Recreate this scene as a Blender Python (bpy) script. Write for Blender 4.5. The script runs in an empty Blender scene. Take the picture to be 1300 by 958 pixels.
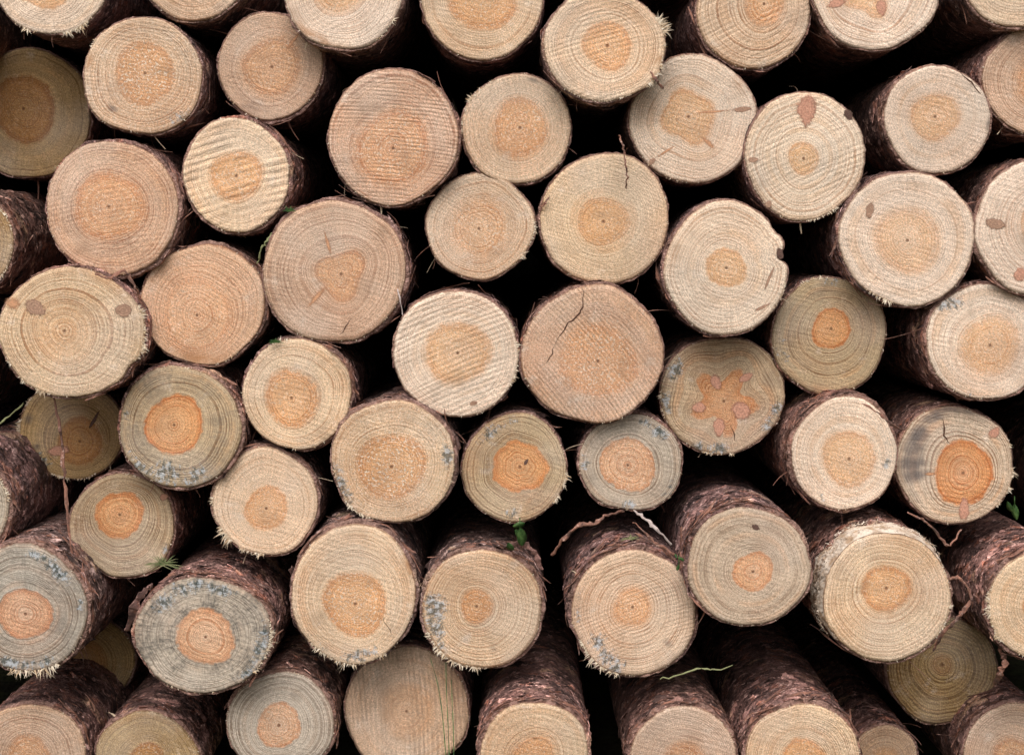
import bpy, math, random
import numpy as np
from mathutils import Vector, Matrix, Euler

random.seed(7)
RNG = np.random.default_rng(11)
scene = bpy.context.scene
COL = scene.collection
R = math.radians

# ------------------------------------------------------------------ camera
S = 0.0011                       # metres per photo pixel on the plane of the cut ends
LENS = 68.0
FPX = 1300 * LENS / 36.0         # focal length in photo pixels
DIST = FPX * S                   # camera to the plane of the cut ends
PITCH = math.atan(118 / FPX)
CAM_H = 0.80
CAM = Vector((0, -DIST, CAM_H))
cam_data = bpy.data.cameras.new("camera")
cam = bpy.data.objects.new("camera", cam_data)
COL.objects.link(cam)
cam.location = CAM
cam.rotation_euler = (R(90) - PITCH, 0, 0)
cam_data.sensor_width = 36
cam_data.lens = LENS
cam_data.shift_y = -46 / 1300
cam_data.clip_start = 0.02
cam_data.clip_end = 400
scene.camera = cam

# ------------------------------------------------------------------ sky, sun, exposure
SUN_EL, SUN_AZ = 50, 190         # overcast: a wide weak sun high behind the camera
world = bpy.data.worlds.new("World")
scene.world = world
world.use_nodes = True
wn = world.node_tree
wn.nodes.clear()
sky = wn.nodes.new("ShaderNodeTexSky")
sky.sky_type = 'NISHITA'
sky.sun_disc = False
sky.sun_elevation = R(SUN_EL)
sky.sun_rotation = R(SUN_AZ)
sky.dust_density = 4.0
sky.air_density = 1.0
hs = wn.nodes.new("ShaderNodeHueSaturation")
hs.inputs['Saturation'].default_value = 0.25
bg = wn.nodes.new("ShaderNodeBackground")
bg.inputs['Strength'].default_value = 0.11
wo = wn.nodes.new("ShaderNodeOutputWorld")
wn.links.new(sky.outputs[0], hs.inputs['Color'])
wn.links.new(hs.outputs[0], bg.inputs['Color'])
wn.links.new(bg.outputs[0], wo.inputs['Surface'])
sun_data = bpy.data.lights.new("sun", 'SUN')
sun_data.energy = 1.45
sun_data.angle = R(45)
sun_data.color = (1.0, 0.965, 0.945)
sun = bpy.data.objects.new("sun", sun_data)
COL.objects.link(sun)
_a = R(SUN_AZ)
_d = Vector((math.sin(_a) * math.cos(R(SUN_EL)), math.cos(_a) * math.cos(R(SUN_EL)), math.sin(R(SUN_EL))))
sun.rotation_euler = _d.to_track_quat('Z', 'Y').to_euler()
sun.location = (0, -3, 4)
scene.render.filter_size = 1.05
scene.cycles.max_bounces = 6
scene.cycles.diffuse_bounces = 3
scene.cycles.glossy_bounces = 2
vs = scene.view_settings
vs.view_transform = 'Standard'
vs.look = 'None'
vs.exposure = 0.40
vs.gamma = 1.0
vs.use_curve_mapping = False

# ------------------------------------------------------------------ pixel <-> place
FWD = Vector((0, math.cos(PITCH), -math.sin(PITCH)))
UP = Vector((0, math.sin(PITCH), math.cos(PITCH)))
def at(px, py, y=0.0):
    d = Vector((1, 0, 0)) * ((px - 650) / FPX) + UP * (-(py - 433) / FPX) + FWD
    k = (y - CAM.y) / d.y
    return CAM + d * k
def mpp(px, py, y=0.0):          # metres per photo pixel at that depth
    return (at(px, py, y) - CAM).dot(FWD) / FPX
GROUND_Z = at(650, 1034, 0).z

# ------------------------------------------------------------------ helpers
def lin(c):
    return tuple(((v / 255) / 12.92 if v / 255 <= 0.04045 else ((v / 255 + 0.055) / 1.055) ** 2.4) for v in c)

def _hash(ix, iy, iz, seed):
    h = (ix * 374761393 + iy * 668265263 + iz * 2147483647 + seed * 974634777) & 0xFFFFFFFF
    h = ((h ^ (h >> 13)) * 1274126177) & 0xFFFFFFFF
    h = (h ^ (h >> 16)) & 0xFFFFFFFF
    return h / 4294967295.0
def vnoise(p, seed=0):
    p = np.asarray(p, float)
    i = np.floor(p).astype(np.int64)
    f = p - i
    u = f * f * (3 - 2 * f)
    r = 0
    for dx in (0, 1):
        for dy in (0, 1):
            for dz in (0, 1):
                w = (u[..., 0] if dx else 1 - u[..., 0]) * (u[..., 1] if dy else 1 - u[..., 1]) * (u[..., 2] if dz else 1 - u[..., 2])
                r = r + w * _hash(i[..., 0] + dx, i[..., 1] + dy, i[..., 2] + dz, seed)
    return r
def fbm(p, seed=0, octv=3, gain=0.5):
    p = np.asarray(p, float)
    a, s, t = 1.0, 0, 0
    for o in range(octv):
        s = s + a * vnoise(p * (2 ** o), seed + o * 17)
        t += a
        a *= gain
    return s / t

def mesh_np(name, verts, faces, mat=None, smooth=True):
    me = bpy.data.meshes.new(name)
    me.from_pydata([tuple(v) for v in verts], [], faces)
    if smooth:
        me.polygons.foreach_set("use_smooth", np.ones(len(me.polygons), dtype=bool))
    if mat:
        me.materials.append(mat)
    me.update()
    return me
def link(name, me, parent=None):
    o = bpy.data.objects.new(name, me)
    COL.objects.link(o)
    if parent is not None:
        o.parent = parent
    return o
def tag(o, label=None, cat=None, group=None, kind=None):
    if label: o['label'] = label
    if cat: o['category'] = cat
    if group: o['group'] = group
    if kind: o['kind'] = kind
    return o
def attr(me, name, typ, data):
    a = me.attributes.new(name, typ, 'POINT')
    key = {'FLOAT': 'value', 'FLOAT_VECTOR': 'vector', 'FLOAT_COLOR': 'color'}[typ]
    a.data.foreach_set(key, np.asarray(data, np.float32).ravel())

# ------------------------------------------------------------------ node writing
class NT:
    def __init__(s, tree):
        s.t = tree
    def node(s, typ, **kw):
        n = s.t.nodes.new(typ)
        for k, v in kw.items():
            setattr(n, k, v)
        return n
    def put(s, sock, v):
        if isinstance(v, bpy.types.NodeSocket):
            s.t.links.new(v, sock)
        elif v is not None:
            if sock.type == 'RGBA' and len(v) == 3:
                v = (*v, 1)
            sock.default_value = v
    def m(s, op, a, b=None, c=None, clamp=False):
        n = s.node("ShaderNodeMath", operation=op, use_clamp=clamp)
        for i, v in enumerate((a, b, c)):
            if v is not None: s.put(n.inputs[i], v)
        return n.outputs[0]
    def vm(s, op, a, b=None, scale=None):
        n = s.node("ShaderNodeVectorMath", operation=op)
        s.put(n.inputs[0], a)
        if b is not None: s.put(n.inputs[1], b)
        if scale is not None: s.put(n.inputs['Scale'], scale)
        return n.outputs['Value'] if op in ('DOT_PRODUCT', 'LENGTH') else n.outputs['Vector']
    def mix(s, f, a, b, blend='MIX'):
        n = s.node("ShaderNodeMix", data_type='RGBA', blend_type=blend)
        s.put(n.inputs['Factor'], f)
        ins = [i for i in n.inputs if i.type == 'RGBA']
        s.put(ins[0], a); s.put(ins[1], b)
        return [o for o in n.outputs if o.type == 'RGBA'][0]
    def noise(s, vec, scale, detail=2.0, rough=0.5, dims='3D', w=None):
        n = s.node("ShaderNodeTexNoise", noise_dimensions=dims)
        if dims == '1D': s.put(n.inputs['W'], w)
        else: s.put(n.inputs['Vector'], vec)
        s.put(n.inputs['Scale'], scale)
        n.inputs['Detail'].default_value = detail
        n.inputs['Roughness'].default_value = rough
        return n.outputs[0]
    def ss(s, v, a, b, lo=0.0, hi=1.0):
        n = s.node("ShaderNodeMapRange", interpolation_type='SMOOTHSTEP')
        s.put(n.inputs[0], v)
        for i, x in enumerate((a, b, lo, hi)): s.put(n.inputs[i + 1], x)
        return n.outputs[0]
    def lr(s, v, a, b, lo, hi):
        n = s.node("ShaderNodeMapRange")
        s.put(n.inputs[0], v)
        for i, x in enumerate((a, b, lo, hi)): s.put(n.inputs[i + 1], x)
        return n.outputs[0]
    def at(s, name, out='Vector'):
        n = s.node("ShaderNodeAttribute", attribute_name=name)
        return n.outputs[out]
    def sep(s, v):
        n = s.node("ShaderNodeSeparateXYZ"); s.put(n.inputs[0], v)
        return n.outputs
    def comb(s, x, y, z):
        n = s.node("ShaderNodeCombineXYZ")
        for i, v in enumerate((x, y, z)): s.put(n.inputs[i], v)
        return n.outputs[0]

def build_end_grain():
    g = bpy.data.node_groups.new("end_grain", 'ShaderNodeTree')
    N = NT(g)
    ins = [("Sap", 'NodeSocketColor'), ("SapLine", 'NodeSocketColor'), ("Heart", 'NodeSocketColor'), ("HeartLine", 'NodeSocketColor'),
           ("Rings", 'NodeSocketFloat'), ("RingAmt", 'NodeSocketFloat'), ("SawX", 'NodeSocketFloat'), ("SawZ", 'NodeSocketFloat'),
           ("SawAmt", 'NodeSocketFloat'), ("SawFreq", 'NodeSocketFloat'), ("Grey", 'NodeSocketFloat'), ("Fleck", 'NodeSocketFloat'),
           ("HeartAmt", 'NodeSocketFloat'), ("HSoft", 'NodeSocketFloat'), ("Edge", 'NodeSocketFloat'), ("Seed", 'NodeSocketFloat')]
    for n, t in ins:
        g.interface.new_socket(n, in_out='INPUT', socket_type=t)
    g.interface.new_socket("BSDF", in_out='OUTPUT', socket_type='NodeSocketShader')
    gi = N.node("NodeGroupInput"); I = gi.outputs
    fp = N.at("fp"); pv = N.at("pv"); tr = N.at("tr", 'Fac'); hh = N.at("hh", 'Fac')
    smk = N.node("ShaderNodeAttribute", attribute_name="sm")
    sc = N.node("ShaderNodeSeparateColor"); g.links.new(smk.outputs['Color'], sc.inputs[0])
    dye, black, resin = sc.outputs
    # ring coordinate
    w1 = N.m('MULTIPLY', N.m('SUBTRACT', N.noise(fp, 16, 2), 0.5), 0.09)
    w2 = N.m('MULTIPLY', N.m('SUBTRACT', N.noise(fp, 230, 1), 0.5), 0.012)
    t = N.m('ADD', N.m('MULTIPLY', tr, N.m('ADD', w1, 1.0)), w2)
    sp = N.noise(None, 1.0, 1, dims='1D', w=N.m('ADD', N.m('MULTIPLY', t, 9.0), I['Seed']))
    ph = N.m('MULTIPLY', N.m('ADD', t, N.m('MULTIPLY', N.m('SUBTRACT', sp, 0.5), 0.10)), I['Rings'])
    fr = N.m('FRACT', ph); fl = N.m('FLOOR', ph)
    late = N.m('MULTIPLY', N.ss(fr, 0.20, 0.66), N.ss(fr, 0.80, 1.0, 1.0, 0.0))
    ra = N.lr(N.noise(None, 1.0, 0, dims='1D', w=N.m('ADD', N.m('MULTIPLY', fl, 1.37), I['Seed'])), 0.25, 0.75, 0.35, 1.1)
    patch = N.lr(N.noise(fp, 34, 2), 0.3, 0.7, 0.55, 1.15)
    ring = N.m('MULTIPLY', N.m('MULTIPLY', late, ra), N.m('MULTIPLY', patch, N.m('MULTIPLY', I['RingAmt'], 1.08)), clamp=True)
    # heart
    hw = N.m('MULTIPLY', N.m('SUBTRACT', N.noise(fp, 90, 3, 0.6), 0.5), 0.34)
    h = N.m('ADD', hh, hw)
    hm = N.m('MULTIPLY', N.ss(h, N.m('SUBTRACT', 1.0, I['HSoft']), N.m('ADD', 1.02, I['HSoft']), 1.0, 0.0), I['HeartAmt'])
    rim = N.m('MULTIPLY', N.m('MULTIPLY', N.ss(h, 0.74, 0.97), N.ss(h, 0.97, 1.06, 1.0, 0.0)), I['HeartAmt'])
    bandn = N.ss(N.noise(None, 1.0, 1, dims='1D', w=N.m('ADD', N.m('MULTIPLY', t, 6.0), N.m('MULTIPLY', I['Seed'], 2.3))), 0.48, 0.70)
    bandn = N.m('MULTIPLY', bandn, N.ss(N.noise(fp, 20, 1), 0.35, 0.6))
    sapc = N.mix(N.m('MULTIPLY', bandn, 0.45), I['Sap'], I['Heart'])
    sap = N.mix(ring, sapc, I['SapLine'])
    hcore = N.mix(N.m('MULTIPLY', N.ss(N.m('ADD', h, N.m('MULTIPLY', N.noise(fp, 30, 2), 0.6)), 0.35, 1.15, 1.0, 0.0), 0.32), I['Heart'], sapc)
    hrt = N.mix(N.m('MULTIPLY', ring, 0.85), hcore, I['HeartLine'])
    col = N.mix(hm, sap, hrt)
    col = N.mix(N.m('MULTIPLY', N.m('MULTIPLY', rim, N.lr(I['HSoft'], 0.05, 0.35, 0.75, 0.35)), N.lr(N.noise(fp, 26, 2), 0.3, 0.7, 0.4, 1.15)), col, I['HeartLine'])
    col = N.mix(N.m('MULTIPLY', N.ss(N.noise(N.vm('ADD', fp, (5.3, 0.0, 2.1)), 7, 2), 0.48, 0.70), 0.22), col, I['HeartLine'])
    # saw marks, slightly curved and broken
    sx = N.sep(fp)
    u = N.m('ADD', N.m('MULTIPLY', sx[0], I['SawX']), N.m('MULTIPLY', sx[2], I['SawZ']))
    v = N.m('SUBTRACT', N.m('MULTIPLY', sx[2], I['SawX']), N.m('MULTIPLY', sx[0], I['SawZ']))
    u = N.m('ADD', u, N.m('MULTIPLY', N.m('MULTIPLY', v, v), 0.5))
    swv = N.comb(N.m('MULTIPLY', u, 1.0), N.m('MULTIPLY', v, 0.18), I['Seed'])
    un = N.m('ADD', N.m('MULTIPLY', u, I['SawFreq']), N.m('MULTIPLY', N.noise(swv, 70, 2), 5.0))
    sw = N.m('SINE', un)
    sfine = N.m('SUBTRACT', N.noise(N.comb(u, N.m('MULTIPLY', v, 0.10), I['Seed']), 420, 2, 0.6), 0.5)
    spatch = N.ss(N.noise(fp, 22, 2), 0.36, 0.62, 0.15, 1.0)
    saw = N.m('MULTIPLY', N.m('MULTIPLY', N.m('ADD', N.m('MULTIPLY', sw, 0.6), N.m('MULTIPLY', sfine, 2.0)), spatch), I['SawAmt'])
    step = N.m('SUBTRACT', N.noise(N.comb(u, N.m('MULTIPLY', v, 0.06), I['Seed']), 75, 2, 0.5), 0.5)
    saw = N.m('ADD', saw, N.m('MULTIPLY', step, N.m('MULTIPLY', I['SawAmt'], 1.6)))
    # radial grain (rays, drying checks)
    pn = N.vm('NORMALIZE', pv)
    ray = N.noise(N.vm('ADD', N.vm('SCALE', pn, scale=26.0), N.vm('SCALE', fp, scale=14.0)), 1.0, 3, 0.65)
    # speckle and pale torn fibres
    s1 = N.noise(fp, 520, 3, 0.7)
    s2 = N.noise(fp, 1300, 1, 0.5)
    flk = N.m('MULTIPLY', N.ss(N.noise(fp, 330, 3, 0.65), 0.52, 0.64), I['Fleck'])
    flk = N.m('MULTIPLY', flk, N.m('ADD', N.m('MULTIPLY', hm, 0.7), 0.5))
    col = N.mix(flk, col, (0.82, 0.69, 0.55))
    scuff = N.m('MULTIPLY', N.ss(N.m('ADD', N.m('MULTIPLY', N.noise(fp, 36, 3, 0.6), 0.75), N.m('MULTIPLY', s1, 0.25)), 0.57, 0.72), N.m('SUBTRACT', 0.5, N.m('MULTIPLY', hm, 0.4)))
    col = N.mix(scuff, col, (0.72, 0.60, 0.50))
    col = N.mix(N.m('MULTIPLY', N.ss(N.noise(fp, 10, 2), 0.42, 0.66), N.m('SUBTRACT', 0.28, N.m('MULTIPLY', hm, 0.20))), col, (0.66, 0.57, 0.48))
    mott = N.lr(N.noise(fp, 13, 3), 0.3, 0.7, 0.86, 1.10)
    k = N.m('MULTIPLY', mott, N.m('ADD', N.m('MULTIPLY', saw, 0.20), 1.0))
    k = N.m('MULTIPLY', k, N.lr(s1, 0.25, 0.75, 0.54, 1.46))
    k = N.m('MULTIPLY', k, N.lr(s2, 0.25, 0.75, 0.72, 1.28))
    k = N.m('MULTIPLY', k, N.lr(ray, 0.3, 0.7, 0.90, 1.08))
    kc = N.comb(k, k, k)
    col = N.mix(1.0, col, kc, 'MULTIPLY')
    dirt = N.m('MULTIPLY', N.ss(N.m('ADD', N.m('MULTIPLY', N.noise(fp, 19, 4, 0.65), 0.7), N.m('MULTIPLY', s1, 0.3)), 0.54, 0.68), 0.38)
    col = N.mix(dirt, col, (0.27, 0.175, 0.11))
    # a few dark pin specks of dirt
    spk = N.ss(N.noise(fp, 260, 2, 0.6), 0.70, 0.76)
    col = N.mix(N.m('MULTIPLY', spk, 0.55), col, (0.10, 0.065, 0.045))
    # grey sapstain in dashes along rays and rings
    gs = N.ss(N.m('ADD', N.m('ADD', N.m('MULTIPLY', ray, 0.30), N.m('MULTIPLY', N.noise(fp, 26, 3, 0.6), 0.45)), N.m('MULTIPLY', N.noise(fp, 260, 3, 0.7), 0.42)), 0.50, 0.72)
    gs = N.m('MULTIPLY', N.m('MULTIPLY', gs, I['Grey']), N.m('SUBTRACT', 1.0, hm))
    col = N.mix(gs, col, (0.125, 0.11, 0.092))
    # resin / bruise, black stain, marking dye
    col = N.mix(N.m('MULTIPLY', N.m('MULTIPLY', resin, N.ss(N.noise(fp, 45, 3), 0.35, 0.62)), 0.75), col, (0.42, 0.185, 0.07))
    bk = N.ss(N.m('ADD', N.m('MULTIPLY', black, 0.9), N.m('MULTIPLY', N.m('SUBTRACT', N.m('ADD', N.noise(fp, 48, 4, 0.65), s1), 1.0), 0.9)), 0.18, 0.95)
    bk = N.m('MULTIPLY', bk, N.ss(black, 0.03, 0.2))
    col = N.mix(N.m('MULTIPLY', bk, 0.78), col, (0.070, 0.066, 0.075))
    streak = N.noise(N.vm('ADD', N.vm('SCALE', pn, scale=5.0), N.vm('SCALE', fp, scale=85.0)), 1.0, 6, 0.75)
    dm = N.ss(N.m('ADD', N.m('MULTIPLY', dye, 0.75), N.m('MULTIPLY', N.m('SUBTRACT', streak, 0.5), 2.6)), 0.30, 0.72)
    dm = N.m('MULTIPLY', dm, N.ss(dye, 0.08, 0.4))
    which = N.ss(N.noise(N.vm('ADD', N.vm('SCALE', pn, scale=3.0), N.vm('SCALE', fp, scale=110.0)), 1.0, 5, 0.7), 0.46, 0.57)
    dcol = N.mix(which, (0.020, 0.050, 0.055), (0.50, 0.54, 0.58))
    col = N.mix(N.m('MULTIPLY', dm, 0.74), col, dcol)
    # inner bark line at the edge
    ed = N.ss(N.m('ADD', tr, N.m('MULTIPLY', N.m('SUBTRACT', N.noise(fp, 150, 2), 0.5), 0.05)), 0.978, 1.0)
    col = N.mix(N.m('MULTIPLY', ed, I['Edge']), col, (0.16, 0.075, 0.040))
    # pith
    pm = N.ss(N.vm('LENGTH', pv), 0.0012, 0.0030, 1.0, 0.0)
    col = N.mix(N.m('MULTIPLY', pm, 0.8), col, (0.13, 0.055, 0.03))
    hgt = N.m('ADD', N.m('MULTIPLY', ring, -0.35), N.m('MULTIPLY', saw, 0.55))
    hgt = N.m('ADD', hgt, N.m('ADD', N.m('MULTIPLY', s1, 1.1), N.m('MULTIPLY', flk, 0.5)))
    bp = N.node("ShaderNodeBump")
    bp.inputs['Strength'].default_value = 0.65
    bp.inputs['Distance'].default_value = 0.0014
    g.links.new(hgt, bp.inputs['Height'])
    b = N.node("ShaderNodeBsdfPrincipled")
    b.inputs['Roughness'].default_value = 0.82
    b.inputs['Specular IOR Level'].default_value = 0.18
    g.links.new(col, b.inputs['Base Color'])
    g.links.new(bp.outputs[0], b.inputs['Normal'])
    go = N.node("NodeGroupOutput")
    g.links.new(b.outputs[0], go.inputs[0])
    return g
END_GRAIN = build_end_grain()

def wood_mat(p):
    m = bpy.data.materials.new("cut_wood")
    m.use_nodes = True
    nt = m.node_tree
    nt.nodes.clear()
    gn = nt.nodes.new("ShaderNodeGroup"); gn.node_tree = END_GRAIN
    o = nt.nodes.new("ShaderNodeOutputMaterial")
    nt.links.new(gn.outputs[0], o.inputs[0])
    for k, v in p.items():
        gn.inputs[k].default_value = (*v, 1) if isinstance(v, tuple) else v
    return m

def simple_mat(name, build):
    m = bpy.data.materials.new(name)
    m.use_nodes = True
    nt = m.node_tree
    nt.nodes.clear()
    N = NT(nt)
    col, hgt, dist, rough = build(N)
    b = N.node("ShaderNodeBsdfPrincipled")
    N.put(b.inputs['Base Color'], col)
    N.put(b.inputs['Roughness'], rough)
    b.inputs['Specular IOR Level'].default_value = 0.25
    if hgt is not None:
        bp = N.node("ShaderNodeBump")
        bp.inputs['Strength'].default_value = 0.9
        bp.inputs['Distance'].default_value = dist
        nt.links.new(hgt, bp.inputs['Height'])
        nt.links.new(bp.outputs[0], b.inputs['Normal'])
    o = N.node("ShaderNodeOutputMaterial")
    nt.links.new(b.outputs[0], o.inputs[0])
    return m

def bark_tint(N, p, n2, terr, tint):
    n1 = N.noise(p, 22, 4, 0.62); n3 = N.noise(p, 75, 4, 0.68)
    c = N.mix(N.ss(n1, 0.36, 0.62), lin((66, 51, 48)), lin((124, 94, 87)))
    c = N.mix(N.m('MULTIPLY', N.ss(n3, 0.53, 0.66), 0.85), c, lin((186, 152, 142)))
    c = N.mix(N.m('MULTIPLY', N.ss(N.noise(p, 38, 4, 0.65), 0.55, 0.66), 0.8), c, lin((150, 100, 82)))
    c = N.mix(N.m('MULTIPLY', N.ss(N.noise(p, 16, 3, 0.6), 0.60, 0.70), 0.6), c, lin((196, 160, 132)))
    k = N.m('MULTIPLY', N.lr(n2, 0.25, 0.75, 0.50, 1.50), terr)
    return N.mix(1.0, N.mix(1.0, c, tint, 'MULTIPLY'), N.comb(k, k, k), 'MULTIPLY')
BARK_TINT = {'mauve': (1.30, 1.30, 1.36), 'red': (1.18, 1.12, 1.06), 'pink': (1.60, 1.52, 1.50), 'grey': (1.25, 1.34, 1.36), 'brown': (1.0, 0.95, 0.88)}
def bark_nodes(N, tint):
    p = N.node("ShaderNodeNewGeometry").outputs['Position']
    pw = N.vm('MULTIPLY', p, (1, 0.8, 1))
    n2 = N.noise(p, 300, 4, 0.7)
    a = N.m('MULTIPLY', N.noise(pw, 46, 4, 0.55), 11.0)       # terraces: papery layers with torn edges
    b = N.m('MULTIPLY', N.noise(N.vm('ADD', pw, (3.1, 1.7, 0.4)), 90, 3, 0.55), 6.0)
    fa, fb = N.m('FRACT', a), N.m('FRACT', b)
    terr = N.m('MULTIPLY', N.ss(fa, 0.0, 0.25, 0.30, 1.12), N.ss(fb, 0.0, 0.22, 0.50, 1.1))
    c = bark_tint(N, p, n2, terr, tint)
    oy = N.sep(N.node('ShaderNodeTexCoord').outputs['Object'])[1]
    lip = N.ss(N.m('ADD', oy, N.m('MULTIPLY', N.noise(p, 120, 3), 0.012)), 0.007, 0.018, 0.75, 0.0)     # cut inner bark
    c = N.mix(lip, c, N.mix(n2, lin((104, 72, 62)), lin((206, 164, 146))))
    h = N.m('ADD', N.m('MULTIPLY', N.m('SUBTRACT', 1.0, fa), -1.0), N.m('ADD', N.m('MULTIPLY', fb, 0.7), N.m('MULTIPLY', n2, 0.9)))
    return c, h, 0.0026, 0.75
BARK = {k: simple_mat("pine_bark", lambda N, t=t: bark_nodes(N, t)) for k, t in BARK_TINT.items()}

def flake_nodes(N, tint):
    p = N.node("ShaderNodeNewGeometry").outputs['Position']
    rnd = N.node("ShaderNodeObjectInfo").outputs['Random']
    isl = N.node("ShaderNodeNewGeometry").outputs['Random Per Island']
    r2 = N.m('FRACT', N.m('ADD', N.m('MULTIPLY', rnd, 5.7), isl))
    n2 = N.noise(p, 300, 4, 0.7)
    c = bark_tint(N, p, n2, N.lr(N.m('POWER', r2, 2.0), 0, 1, 0.62, 2.1), tint)
    return c, n2, 0.0016, 0.7
FLAKES_M = {k: simple_mat("bark_flake", lambda N, t=t: flake_nodes(N, t)) for k, t in BARK_TINT.items()}
FLAKE = FLAKES_M['pink']

def strip_nodes(N):
    oc = N.node("ShaderNodeTexCoord").outputs['Object']
    n = N.noise(oc, 160, 4, 0.65); n1 = N.noise(oc, 55, 3, 0.6)
    c = N.mix(N.ss(n1, 0.35, 0.65), lin((92, 68, 60)), lin((156, 110, 92)))
    c = N.mix(N.ss(n, 0.55, 0.75), c, lin((200, 168, 154)))
    k = N.lr(N.noise(oc, 420, 2), 0.25, 0.75, 0.7, 1.25)
    c = N.mix(1.0, c, N.comb(k, k, k), 'MULTIPLY')
    return c, n, 0.0012, 0.7
STRIP = simple_mat("bark_strip", strip_nodes)

def fibre_nodes(N):
    oc = N.node("ShaderNodeTexCoord").outputs['Object']
    isl = N.node("ShaderNodeNewGeometry").outputs['Random Per Island']
    c = N.mix(isl, lin((240, 226, 204)), lin((196, 164, 126)))
    return c, N.noise(oc, 900, 2), 0.0005, 0.8
FIBRE = simple_mat("torn_fibre", fibre_nodes)

def bare_nodes(N):
    oc = N.node("ShaderNodeTexCoord").outputs['Object']
    n = N.noise(N.vm('MULTIPLY', oc, (1, 0.25, 1)), 320, 4, 0.7); n1 = N.noise(oc, 60, 3)
    c = N.mix(N.ss(n1, 0.4, 0.65), lin((228, 212, 194)), lin((190, 160, 132)))
    c = N.mix(N.ss(n, 0.56, 0.72), c, lin((120, 96, 80)))
    return c, n, 0.002, 0.8
BARE = simple_mat("debarked_wood", bare_nodes)

def knot_mat(a, b, soft=0.16):
    def f(N):
        kr = N.at("kr", 'Fac')
        p = N.node("ShaderNodeNewGeometry").outputs['Position']
        n = N.noise(p, 420, 3, 0.7); n1 = N.noise(p, 120, 2)
        w = N.m('ADD', N.m('MULTIPLY', kr, 22.0), N.m('MULTIPLY', n1, 7.0))
        r = N.lr(N.m('SINE', w), -1, 1, 0, 1)
        c = N.mix(N.m('MULTIPLY', r, 0.45), lin(a), lin(b))
        c = N.mix(N.ss(kr, 0.65, 0.95, 0.0, 0.35), c, lin(b))
        k = N.lr(n, 0.25, 0.75, 0.62, 1.38)
        c = N.mix(1.0, c, N.comb(k, k, k), 'MULTIPLY')
        return c, n, 0.0010, 0.75
    m = simple_mat("knot_wood", f)
    nt = m.node_tree; N = NT(nt)                     # the knot's edge grows into the wood round it
    out = [n for n in nt.nodes if n.type == 'OUTPUT_MATERIAL'][0]
    b_ = [n for n in nt.nodes if n.type == 'BSDF_PRINCIPLED'][0]
    p = N.node("ShaderNodeNewGeometry").outputs['Position']
    al = N.ss(N.m('ADD', N.at("kr", 'Fac'), N.m('MULTIPLY', N.m('SUBTRACT', N.noise(p, 260, 3, 0.65), 0.5), 0.7)), 1.0 - soft * 2, 1.0, 1.0, 0.0)
    nt.links.new(al, b_.inputs['Alpha'])
    return m
KNOT = {'red': knot_mat((200, 150, 126), (172, 116, 94), 0.22), 'brown': knot_mat((178, 142, 118), (128, 94, 78), 0.2),
        'tan': knot_mat((204, 154, 118), (184, 130, 94), 0.38), 'dark': knot_mat((104, 78, 68), (54, 38, 34))}
CRACK = simple_mat("crack_shadow", lambda N: (lin((84, 58, 46)), None, 0, 0.95))

def leaf_nodes(N):
    oc = N.node("ShaderNodeTexCoord").outputs['Object']
    n = N.noise(oc, 120, 3)
    c = N.mix(N.ss(n, 0.35, 0.65), lin((40, 70, 32)), lin((88, 116, 62)))
    return c, n, 0.0006, 0.5
LEAF = simple_mat("green_leaf", leaf_nodes)
def straw_nodes(N):
    isl = N.node("ShaderNodeNewGeometry").outputs['Random Per Island']
    return N.mix(isl, lin((96, 116, 70)), lin((156, 150, 112))), None, 0, 0.7
STRAW = simple_mat("dry_stalk", straw_nodes)
def pale_nodes(N):
    oc = N.node("ShaderNodeTexCoord").outputs['Object']
    n = N.noise(oc, 240, 3)
    return N.mix(n, lin((150, 128, 120)), lin((214, 200, 194))), n, 0.001, 0.7
PALE = simple_mat("pale_splinter", pale_nodes)

def soil_nodes(N):
    oc = N.node("ShaderNodeTexCoord").outputs['Object']
    n = N.noise(oc, 3, 6, 0.65); n2 = N.noise(oc, 60, 5, 0.7)
    c = N.mix(N.ss(n, 0.4, 0.6), lin((70, 56, 42)), lin((84, 86, 48)))
    k = N.lr(n2, 0.25, 0.75, 0.5, 1.4)
    return N.mix(1.0, c, N.comb(k, k, k), 'MULTIPLY'), n2, 0.02, 0.95
SOIL = simple_mat("forest_soil", soil_nodes)

# ------------------------------------------------------------------ setting
def grid_sheet(name, x0, x1, y0, y1, n, zf):
    xs = np.linspace(-1, 1, n); xs = np.sign(xs) * np.abs(xs) ** 2.2
    X, Y = np.meshgrid((x0 + x1) / 2 + xs * (x1 - x0) / 2, (y0 + y1) / 2 + xs * (y1 - y0) / 2)
    Z = zf(X, Y)
    v = np.stack([X, Y, Z], -1).reshape(-1, 3)
    f = [(j * n + i, j * n + i + 1, (j + 1) * n + i + 1, (j + 1) * n + i) for j in range(n - 1) for i in range(n - 1)]
    return mesh_np(name, v, f, SOIL)
def ground_z(X, Y):
    p = np.stack([X * 1.3, Y * 1.3, 0 * X], -1)
    return GROUND_Z - 0.004 - 0.03 * fbm(p, 3, 4)
tag(link("ground", grid_sheet("ground", -150, 150, -150, 150, 160, ground_z)), "bare forest soil under and before the log pile", None, None, 'structure')
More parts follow.
